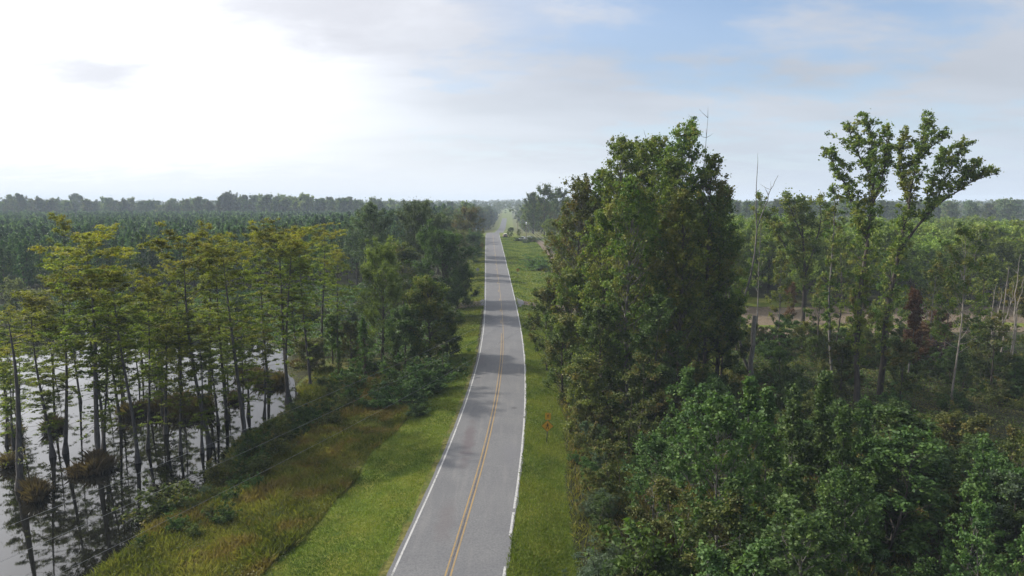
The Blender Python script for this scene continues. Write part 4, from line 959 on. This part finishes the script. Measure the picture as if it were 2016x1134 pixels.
# ------------------------------------------------------------------ roadside trees further along, orchard and the far woods
MED = [broadleaf('broad_tree', 15, 4.6, .10, 34, 34, .42, 1.25, 'round', mt, 'bark_dark', .25, .05, 400+i, .85) for i, mt in enumerate(('far', 'dark', 'gum', 'orchard'))]
FARP = [broadleaf('far_tree', 22, 7.2, .06, 40, 20, .85, 1.7, sh_, mt, 'bark_grey', .3, .05, 420+i, .85, gaps=.08) for i, (mt, sh_) in
        enumerate((('far', 'round'), ('gum', 'oval'), ('gum', 'round'), ('dark', 'round'), ('orchard', 'oval'), ('far', 'oval')))]
FPN = [broadleaf('far_pine', 20, 4.2, .42, 24, 22, .70, 1.4, 'round', 'bigpine', 'bark_pine', .25, .04, 440+i, .6) for i in range(2)]
ORC = [broadleaf('orchard_tree', 9.5, 4.4, .14, 30, 36, .36, 1.15, 'round', 'orchard', 'bark_dark', .16, .04, 460+i, .85, stems=1, upb=.8) for i in range(4)]
for i in range(26):       # left verge from Y 235 to the crest
    Y = 240+i*4.2; u = -14-rp.uniform(0, 10); x = float(rx(Y))+u; parts, h = MED[[0, 1, 1, 2][i % 4]]; s = rp.uniform(.55, .85)
    thing('verge_tree', 'dark rounded tree in the row along the left verge up to the crest', 'tree', parts, (x, Y, T(x, Y)), rp.uniform(0, 6), s, 'trees along the left verge up to the crest')
for i in range(34):       # both sides beyond the crest
    Y = 372+i*19; sd = -1 if i % 2 else 1
    for k in range(2):
        u = sd*(11 if sd < 0 else 19)+sd*rp.uniform(0, 6)+sd*k*7; x = float(rx(Y))+u; parts, h = FARP[(i+k) % 6]; s = rp.uniform(.55, .85)
        thing('far_roadside_tree', 'hazy tree lining the far stretch of road beyond the crest', 'tree', parts, (x, Y+k*5, T(x, Y)), rp.uniform(0, 6), s, 'trees lining the road beyond the crest')
for px, py, Y, k, s, lab in ((1072, 374, 340, 0, 1, 'big dark oak rising right of the far road'), (1050, 384, 360, 1, 1, 'grey-green oak at the left side of the big dark one'), (1102, 380, 352, 0, 1, 'right-hand crown joined to the big dark oak')):
    put(MED[k], 'oak_tree', lab, 'tree', px, py, Y, wide=.85)
for px, py, Y, k, lab in ((1085, 436, 232, 3, 'bright green rounded tree behind the near utility pole'), (1118, 430, 212, 3, 'second bright green tree right of the near utility pole'), (1130, 450, 180, 3, 'bright green tree beside the big clump'),
                       (1022, 452, 318, 2, 'reddish round bush-tree by the parked cars'), (1105, 470, 170, 2, 'green tree between the pole and the big clump'), (1150, 430, 160, 0, 'tree half hidden behind the big clump')):
    put(MED[k], 'yard_tree', lab, 'tree', px, py, Y, wide=1.1)
for px, py, Y, kd, lab in ((1003, 448, 322, 'green', 'hedge-like bush behind the cream-roofed car'), (1046, 464, 293, 'olive', 'bush in front of the white pickup'), (1060, 468, 300, 'dark', 'dark bush right of the white pickup'), (1022, 467, 294, 'dark', 'dark shrub left of the white pickup'),
                        (1035, 472, 285, 'green', 'rounded weedy bush on the field below the pole'), (1062, 512, 196, 'bright', 'yellow-green weed mound on the field'), (1048, 506, 205, 'bright', 'second yellow-green weed mound on the field')):
    sh(kd, px, py, Y, lab, 1.8)
no = 0
for iy, y in enumerate(np.arange(148, 420, 9.0)):
    for x in np.arange(30, 330, 8.6):
        xx = x+rp.normal()*.9+(iy % 2)*3; yy = y+rp.normal()*.9
        if abs(xx) > 14+yy*.80 or no >= 298 or (yy < 160 and 48 < xx < 62): continue
        if xx < 34+(yy-150)*.02: continue
        s = rp.uniform(1.05, 1.45)*(1.12 if yy < 190 else 1); thing('orchard_tree', 'round light green orchard tree in the planted rows beyond the farm track', 'tree', ORC[no % 4][0], (xx, yy, T(xx, yy)), rp.uniform(0, 6), s, 'orchard trees beyond the farm track'); no += 1
# woods edge behind the plantation and behind the orchard
nf = 0
for row, (yb, st) in enumerate(((655, 7.2), (690, 9), (740, 12))):
    for x in np.arange(-520, -18, st):
        if abs(x) > 30+yb*.78 or nf > 240: continue
        xx = x+rp.normal()*2.5; yy = yb+rp.normal()*8+12*math.sin(x*.013+1); s = rp.uniform(.86, 1.10)*(1.05+.12*math.sin(x*.021)+.06*math.sin(x*.063))
        if rp.random() < .2: parts = FPN[nf % 2][0]; s *= 1.12
        else: parts = FARP[int(rp.integers(0, 6))][0]
        zz = float(T(xx, yy)); thing('woods_edge_tree', 'hazy tree in the line of old woods behind the planted pines', 'tree', parts, (xx, yy, zz), rp.uniform(0, 6), (s, s, s*rp.uniform(.92, 1.1)), 'trees of the woods edge behind the planted pines'); nf += 1
nf = 0
for yb, st in ((445, 9), (475, 10), (530, 12)):
    for x in np.arange(26, 440, st):
        if abs(x) > 20+yb*.80 or nf > 130: continue
        xx = x+rp.normal()*2; yy = yb+rp.normal()*6; pinep = rp.random() < (.75 if x > 190 else .35)
        parts = FPN[nf % 2][0] if pinep else FARP[int(rp.integers(0, 6))][0]; s = rp.uniform(.85, 1.12)*(1.05 if pinep else .92)
        thing('woods_edge_tree', 'tree in the dark line of pines and hardwoods behind the orchard', 'tree', parts, (xx, yy, T(xx, yy)), rp.uniform(0, 6), s, 'trees of the woods edge behind the orchard'); nf += 1
# endless far woods to the horizon: one mass
def blobtree(sd):
    q = np.random.default_rng(sd); g = Geo(); C = np.stack([q.normal(size=14)*3.0, q.normal(size=14)*3.0, q.uniform(8, 21, 14)], 1)
    clumps(g, C, 2.6, 7, 2.3, 22, .8, .8, .5, q); return np.concatenate(g.V), np.concatenate(g.Q), np.concatenate(g.R)
bl = [blobtree(s) for s in range(5)]; gV = []; gQ = []; gR = []; n0 = 0
for i in range(5200):
    yy = 640+2500*rp.random()**1.5; xx = rp.uniform(-1, 1)*(60+yy*.82)
    if yy < 800 and -560 < xx < -16: continue
    if abs(xx-float(rx(yy))) < 17 and yy < 1000: continue
    v, q_, rr = bl[i % 5]; a = rp.uniform(0, 6.28); s = rp.uniform(.8, 1.15)
    v2 = np.stack([v[:, 0]*math.cos(a)-v[:, 1]*math.sin(a), v[:, 0]*math.sin(a)+v[:, 1]*math.cos(a), v[:, 2]], 1)*s+np.array((xx, yy, float(T(xx, yy))-1))
    gV.append(v2); gQ.append(q_+n0); gR.append(np.clip(rr*.7+.3*rp.random(), 0, 1)); n0 += len(v)
tag(obj('distant_woods', mkmesh('distant_woods', np.concatenate(gV), np.concatenate(gQ), M['far'], {'rnd': np.concatenate(gR), 'ht': np.zeros(n0)})), kind='stuff')

# ------------------------------------------------------------------ signs
M['sign_y'] = plain('amber_sign_face', (.46, .25, .018), .45, 0, .12, 2.); M['sign_k'] = plain('black_sign_paint', (.012, .012, .012), .5)
M['steel'] = plain('galvanised_steel', (.12, .12, .12), .5, .6); M['alu'] = plain('bare_aluminium_sign_back', (.26, .28, .32), .5, .3, .08); M['white'] = plain('white_paint', (.7, .7, .7), .5)
def flat(name, pts, th_, y0, mat, parent):
    """polygon in the x-z plane with thickness"""
    n = len(pts); me = bpy.data.meshes.new(name); V = [(x, y0, z) for x, z in pts]+[(x, y0-th_, z) for x, z in pts]
    me.from_pydata(V, [], [tuple(range(n-1, -1, -1)), tuple(range(n, 2*n))]+[(i, (i+1) % n, n+(i+1) % n, n+i) for i in range(n)]); me.materials.append(mat); me.update()
    return obj(name, me, parent)
def circ(cx, cz, r_, n=12, sx=1): return [(cx+r_*sx*math.cos(a), cz+r_*math.sin(a)) for a in np.linspace(0, 2*PI, n, endpoint=False)]
def diamond(c, d, rnd=.0): return [(0, c-d), (d, c), (0, c+d), (-d, c)]
def post(e, h, mat='steel'):
    g = Geo(); g.box((0, .035, h/2-.2), (.06, .04, h+.4)); g.box((0, .011, h/2-.2), (.09, .008, h+.4)); return obj('post', g.mesh('post', M[mat]), e)
def walker(parent, cx, cz, s, y0):
    me = []
    def poly_(pts): return [(cx+x*s, cz+z*s) for x, z in pts]
    shapes = [circ(cx+.02*s, cz+.40*s, .075*s), poly_([(-.08, .30), (.10, .30), (.12, .02), (-.07, .02)]),
              poly_([(-.07, .04), (.03, .04), (-.10, -.22), (-.16, -.46), (-.26, -.44), (-.19, -.20)]), poly_([(.0, .04), (.12, .04), (.16, -.20), (.22, -.45), (.12, -.47), (.07, -.18)]),
              poly_([(-.07, .30), (-.05, .22), (-.17, .12), (-.22, .0), (-.28, .02), (-.22, .17)]), poly_([(.08, .30), (.10, .20), (.20, .12), (.27, .03), (.31, .07), (.22, .18)])]
    V = []; F = []
    for p in shapes:
        n = len(p); o = len(V); V += [(x, y0-.0015*len(F)**0, z) for x, z in p]; V += [(x, y0-.006, z) for x, z in p]
        F += [tuple(range(o+n-1, o-1, -1)), tuple(range(o+n, o+2*n))]+[(o+i, o+(i+1) % n, o+n+(i+1) % n, o+n+i) for i in range(n)]
    m_ = bpy.data.meshes.new('walking_figure'); m_.from_pydata(V, [], F); m_.materials.append(M['sign_k']); m_.update(); return obj('walking_figure', m_, parent)
p = ground_at(1076.5, 873)
e = link(bpy.data.objects.new('warning_sign', None)); e.location = tuple(p); e.rotation_euler = (0, .03, .0)
tag(e, 'amber diamond pedestrian warning sign with a small plaque above, on the right verge', 'sign')
post(e, 2.55)
pn_ = flat('panel', diamond(1.62, .56), .004, -.004, M['sign_k'], e)
f_ = flat('panel_face', diamond(1.62, .525), .003, -.0095, M['sign_y'], pn_); walker(pn_, 0, 1.62, .58, -.015)
pl_ = flat('plaque', [(-.24, 2.22), (.27, 2.22), (.27, 2.84), (-.24, 2.84)], .004, -.004, M['sign_y'], e)
walker(pl_, 0.01, 2.55, .34, -.010)
flat('bolt', circ(-.13, 2.77, .03, 8), .006, -.009, M['sign_k'], pl_); flat('bolt', circ(.16, 2.77, .03, 8), .006, -.009, M['sign_k'], pl_)
p = ground_at(1019.5, 547); e = link(bpy.data.objects.new('warning_sign', None)); e.location = tuple(p); e.rotation_euler = (0, 0, .15)
tag(e, 'small far-off yellow diamond sign on the right verge below the crest', 'sign'); post(e, 2.4)
pn_ = flat('panel', diamond(2.1, .56), .004, -.004, M['sign_y'], e); flat('arrow_mark', [(-.08, 1.75), (.08, 1.75), (.08, 2.25), (.2, 2.25), (0, 2.5), (-.2, 2.25), (-.08, 2.25)], .004, -.011, M['sign_k'], pn_)
p = ground_at(940.5, 546); e = link(bpy.data.objects.new('warning_sign', None)); e.location = tuple(p); e.rotation_euler = (0, 0, 0)
tag(e, 'grey back of a diamond sign on the left verge', 'sign'); post(e, 2.4); flat('panel', diamond(2.1, .56), .004, .055, M['alu'], e)
x0 = float(rx(348))-8.5; p = (x0, 348, float(T(x0, 348))); e = link(bpy.data.objects.new('road_sign', None)); e.location = p
tag(e, 'tiny white sign at the side road left of the crest', 'sign'); post(e, 2.6); flat('panel', circ(0, 2.4, .5, 8), .004, -.004, M['white'], e)
# ------------------------------------------------------------------ utility poles and wires
M['pole'] = bark('weathered_pole', (.13, .115, .095), (.24, .215, .18), 2); M['wire'] = plain('aluminium_wire', (.20, .20, .21), .4, .5); M['can'] = plain('transformer_grey', (.55, .57, .58), .4, .2)
def upole(label, x, Y, ztop, can=False, lamp=False):
    zg_ = float(T(x, Y)); h = ztop-zg_; e = link(bpy.data.objects.new('utility_pole', None)); e.location = (x, Y, zg_); tag(e, label, 'utility pole')
    g = Geo(); g.tube([(0, 0, -.3), (0, 0, h*.5), (0, 0, h)], [.17, .14, .11], 8); obj('pole', g.mesh('pole', M['pole'], True), e)
    g = Geo()
    for z in (h-.15, h-1.1, h-1.8): g.tube([(0, -.1, z), (0, -.22, z), (0, -.24, z+.1)], .045, 6)
    obj('insulator', g.mesh('insulator', M['can'], True), e)
    if can:
        g = Geo(); g.tube([(.0, -.34, h-1.3), (0, -.34, h-1.28), (0, -.34, h-.35), (0, -.34, h-.32), (0, -.34, h-.15)], [.02, .27, .27, .2, .02], 10); obj('transformer', g.mesh('transformer', M['can'], True), e)
    return np.array((x, Y-.22, ztop))
A1 = upole('wooden utility pole on the field in front of the bright green trees', 11.2, 190, 10.1)
A2 = upole('tall wooden utility pole with a grey transformer near the parked cars', 6.1, 292, 12.6, True)
A3 = upole('utility pole just left of the transformer pole, farther off', 5.2, 352, 12.0)
A4 = upole('pale far utility pole beside the road beyond the crest', 3.8, 470, 7.0)
A5 = upole('faint farthest utility pole along the far road', 4.8, 600, 2.5)
A0 = upole('utility pole hidden among the branches of the big clump', 8.0, 101, 9.6)
B0 = upole('utility pole just outside the lower left of the picture', -22.5, 12, 10.2)
def wire(label, a, b_, sag, r_=.011, n=40):
    tt = np.linspace(0, 1, n)[:, None]; P = np.array(a)*(1-tt)+np.array(b_)*tt; P[:, 2] -= 4*sag*(tt*(1-tt))[:, 0]
    g = Geo(); g.tube(P, r_, 5); tag(obj('power_line', g.mesh('power_line', M['wire'], True)), label, 'wire')
for k, (dz, ds, sg, rr) in enumerate(((0, 0, 1.0, .008), (-1.15, .0, 1.1, .007), (-2.3, .5, 1.35, .007))):
    nm = ('top', 'middle', 'lowest')[k]
    wire(f'{nm} power line crossing from the lower left bank over the road', B0+np.array((ds, .2, dz)), A0+np.array((ds, 0, dz)), sg, rr)
    wire(f'{nm} power line from the big clump to the pole on the field', A0+np.array((0, 0, dz)), A1+np.array((0, 0, dz*.8)), .9, .016)
    wire(f'{nm} power line from the pole on the field to the transformer pole', A1+np.array((0, 0, dz*.8)), A2+np.array((0, 0, dz*.8)), 1.0, .024)
wire('power line between the transformer pole and the pole behind it', A2, A3, .6, .03)
wire('power line dropping from the rear pole to the pole beyond the crest', A3, A4, .8, .03)
wire('faint power line between the two farthest poles', A4, A5, .8, .03)

# ------------------------------------------------------------------ parked vehicles
M['glass'] = plain('dark_window_glass', (.015, .018, .02), .12, 0, .1); M['tyre'] = plain('tyre_rubber', (.02, .02, .02), .85); M['rim'] = plain('wheel_rim', (.35, .35, .36), .35, .7)
M['lampr'] = plain('red_tail_lamp', (.30, .02, .015), .3); M['cream'] = plain('cream_car_paint', (.62, .58, .46), .3, 0, .05); M['maroon'] = plain('dark_maroon_car_paint', (.09, .03, .03), .3, 0, .05); M['whitec'] = plain('white_car_paint', (.42, .45, .50), .3, 0, .04)
def prism(name, prof, w, mat, parent, inset=.0, y=0., prof_w=None):
    """side profile (y along length, z up) extruded across x with a bevelled edge; the top narrows with height by inset"""
    n = len(prof); me = bpy.data.meshes.new(name); V = []; zs_ = [p[1] for p in prof]; z0, z1 = min(zs_), max(zs_)
    for sx in (-1, 1):
        for (py, pz) in prof: V.append((sx*(w/2-inset*(pz-z0)/(z1-z0+1e-6)), py+y, pz))
    me.from_pydata(V, [], [tuple(range(n)), tuple(range(2*n-1, n-1, -1))]+[(i, n+i, n+(i+1) % n, (i+1) % n) for i in range(n)]); me.materials.append(M[mat]); me.update()
    o = obj(name, me, parent); bv = o.modifiers.new('bevel', 'BEVEL'); bv.width = .05; bv.segments = 2; bv.limit_method = 'ANGLE'; return o
def car(label, x, Y, rot, body, roofmat, pickup=False, cat='car'):
    e = link(bpy.data.objects.new('parked_pickup' if pickup else 'parked_car', None)); e.location = (x, Y, float(T(x, Y))); e.rotation_euler = (0, 0, rot); tag(e, label, cat)
    L = 5.2 if pickup else 4.6
    if pickup:
        prism('body', [(-L/2, .45), (-L/2, .98), (-1.2, 1.02), (-1.2, .72+.3), (1.0, 1.05), (2.35, .98), (L/2, .82), (L/2, .42)], 1.9, body, e)
        cab = [(-1.2, 1.0), (-1.05, 1.72), (.35, 1.75), (1.05, 1.06)]
        g = Geo(); 
        for sx in (-.86, .86): g.box((sx, -1.9, 1.16), (.1, 1.4, .28))
        g.box((0, -2.56, 1.12), (1.8, .08, .3)); obj('bed_side', g.mesh('bed_side', M[body]), e)
    else:
        prism('body', [(-L/2, .40), (-L/2, 1.0), (1.0, 1.05), (2.1, .92), (L/2, .75), (L/2, .38)], 1.85, body, e)
        cab = [(-2.25, 1.0), (-1.95, 1.68), (.2, 1.72), (1.05, 1.04)]
    c = prism('cabin', cab, 1.7, roofmat, e, .16)
    ym = sum(p[0] for p in cab)/4
    wn = [((p[0]-ym)*.86+ym, 1.05+(p[1]-1.0)*.80+.03) for p in cab]
    prism('side_window', wn, 1.66, 'glass', e, .10)
    g = Geo(); y0, z0_, y1, z1_ = cab[0][0], cab[0][1], cab[1][0], cab[1][1]
    g.add([(-.70, y0-.03, z0_+.12), (.70, y0-.03, z0_+.12), (.60, y1-.07, z1_-.12), (-.60, y1-.07, z1_-.12), (-.70, y0+.03, z0_+.12), (.70, y0+.03, z0_+.12), (.60, y1+.0, z1_-.12), (-.60, y1+.0, z1_-.12)],
          [(0, 1, 2, 3), (7, 6, 5, 4), (0, 4, 5, 1), (1, 5, 6, 2), (2, 6, 7, 3), (3, 7, 4, 0)]); obj('rear_window', g.mesh('rear_window', M['glass']), e)
    for sx in (-.86, .86):
        for yy in (-1.45, 1.5):
            g = Geo(); s_ = .11 if sx > 0 else -.11
            g.tube([(sx-s_, yy, .34), (sx-s_*.9, yy, .34), (sx+s_*.8, yy, .34), (sx+s_, yy, .34)], [.25, .34, .34, .26], 16); w_ = obj('wheel', g.mesh('tyre', M['tyre'], False), e)
            g = Geo(); g.tube([(sx+s_*.5, yy, .34), (sx+s_*1.08, yy, .34), (sx+s_*1.1, yy, .34)], [.22, .2, .02], 12); obj('rim', g.mesh('rim', M['rim']), w_)
        g = Geo(); g.box((sx*.93, -L/2-.01, .82), (.16, .06, .26)); obj('tail_light', g.mesh('tail_light', M['lampr']), e)
    g = Geo(); g.box((0, -L/2-.04, .50), (1.7, .12, .18)); obj('bumper', g.mesh('bumper', M['tyre']), e)
car('cream-roofed dark red van seen from behind on the lawn right of the road', -3.2, 318, .12, 'maroon', 'cream')
car('white pickup partly behind bushes near the transformer pole', 4.7, 300, 1.1, 'whitec', 'whitec', True, 'pickup')
car('second white car right of the transformer pole', 7.6, 303, .9, 'whitec', 'whitec')

# ------------------------------------------------------------------ air
hz = bpy.data.materials.new('hazy_air'); hz.use_nodes = True; t = NT(hz.node_tree); t.n.clear(); out = t.new('ShaderNodeOutputMaterial')
pv = t.new('ShaderNodeVolumePrincipled'); pv.inputs['Color'].default_value = (.74, .86, 1.0, 1); pv.inputs['Density'].default_value = .00026; pv.inputs['Anisotropy'].default_value = .0
t.l.new(pv.outputs[0], out.inputs['Volume'])
g = Geo(); g.box((0, 1880, 17), (7600, 4200, 58)); ho = obj('haze', g.mesh('haze', hz)); tag(ho, kind='stuff')
scene.cycles.volume_bounces = 0; scene.cycles.max_bounces = 6; scene.cycles.transparent_max_bounces = 6; scene.cycles.diffuse_bounces = 3
scene.cycles.use_denoising = True
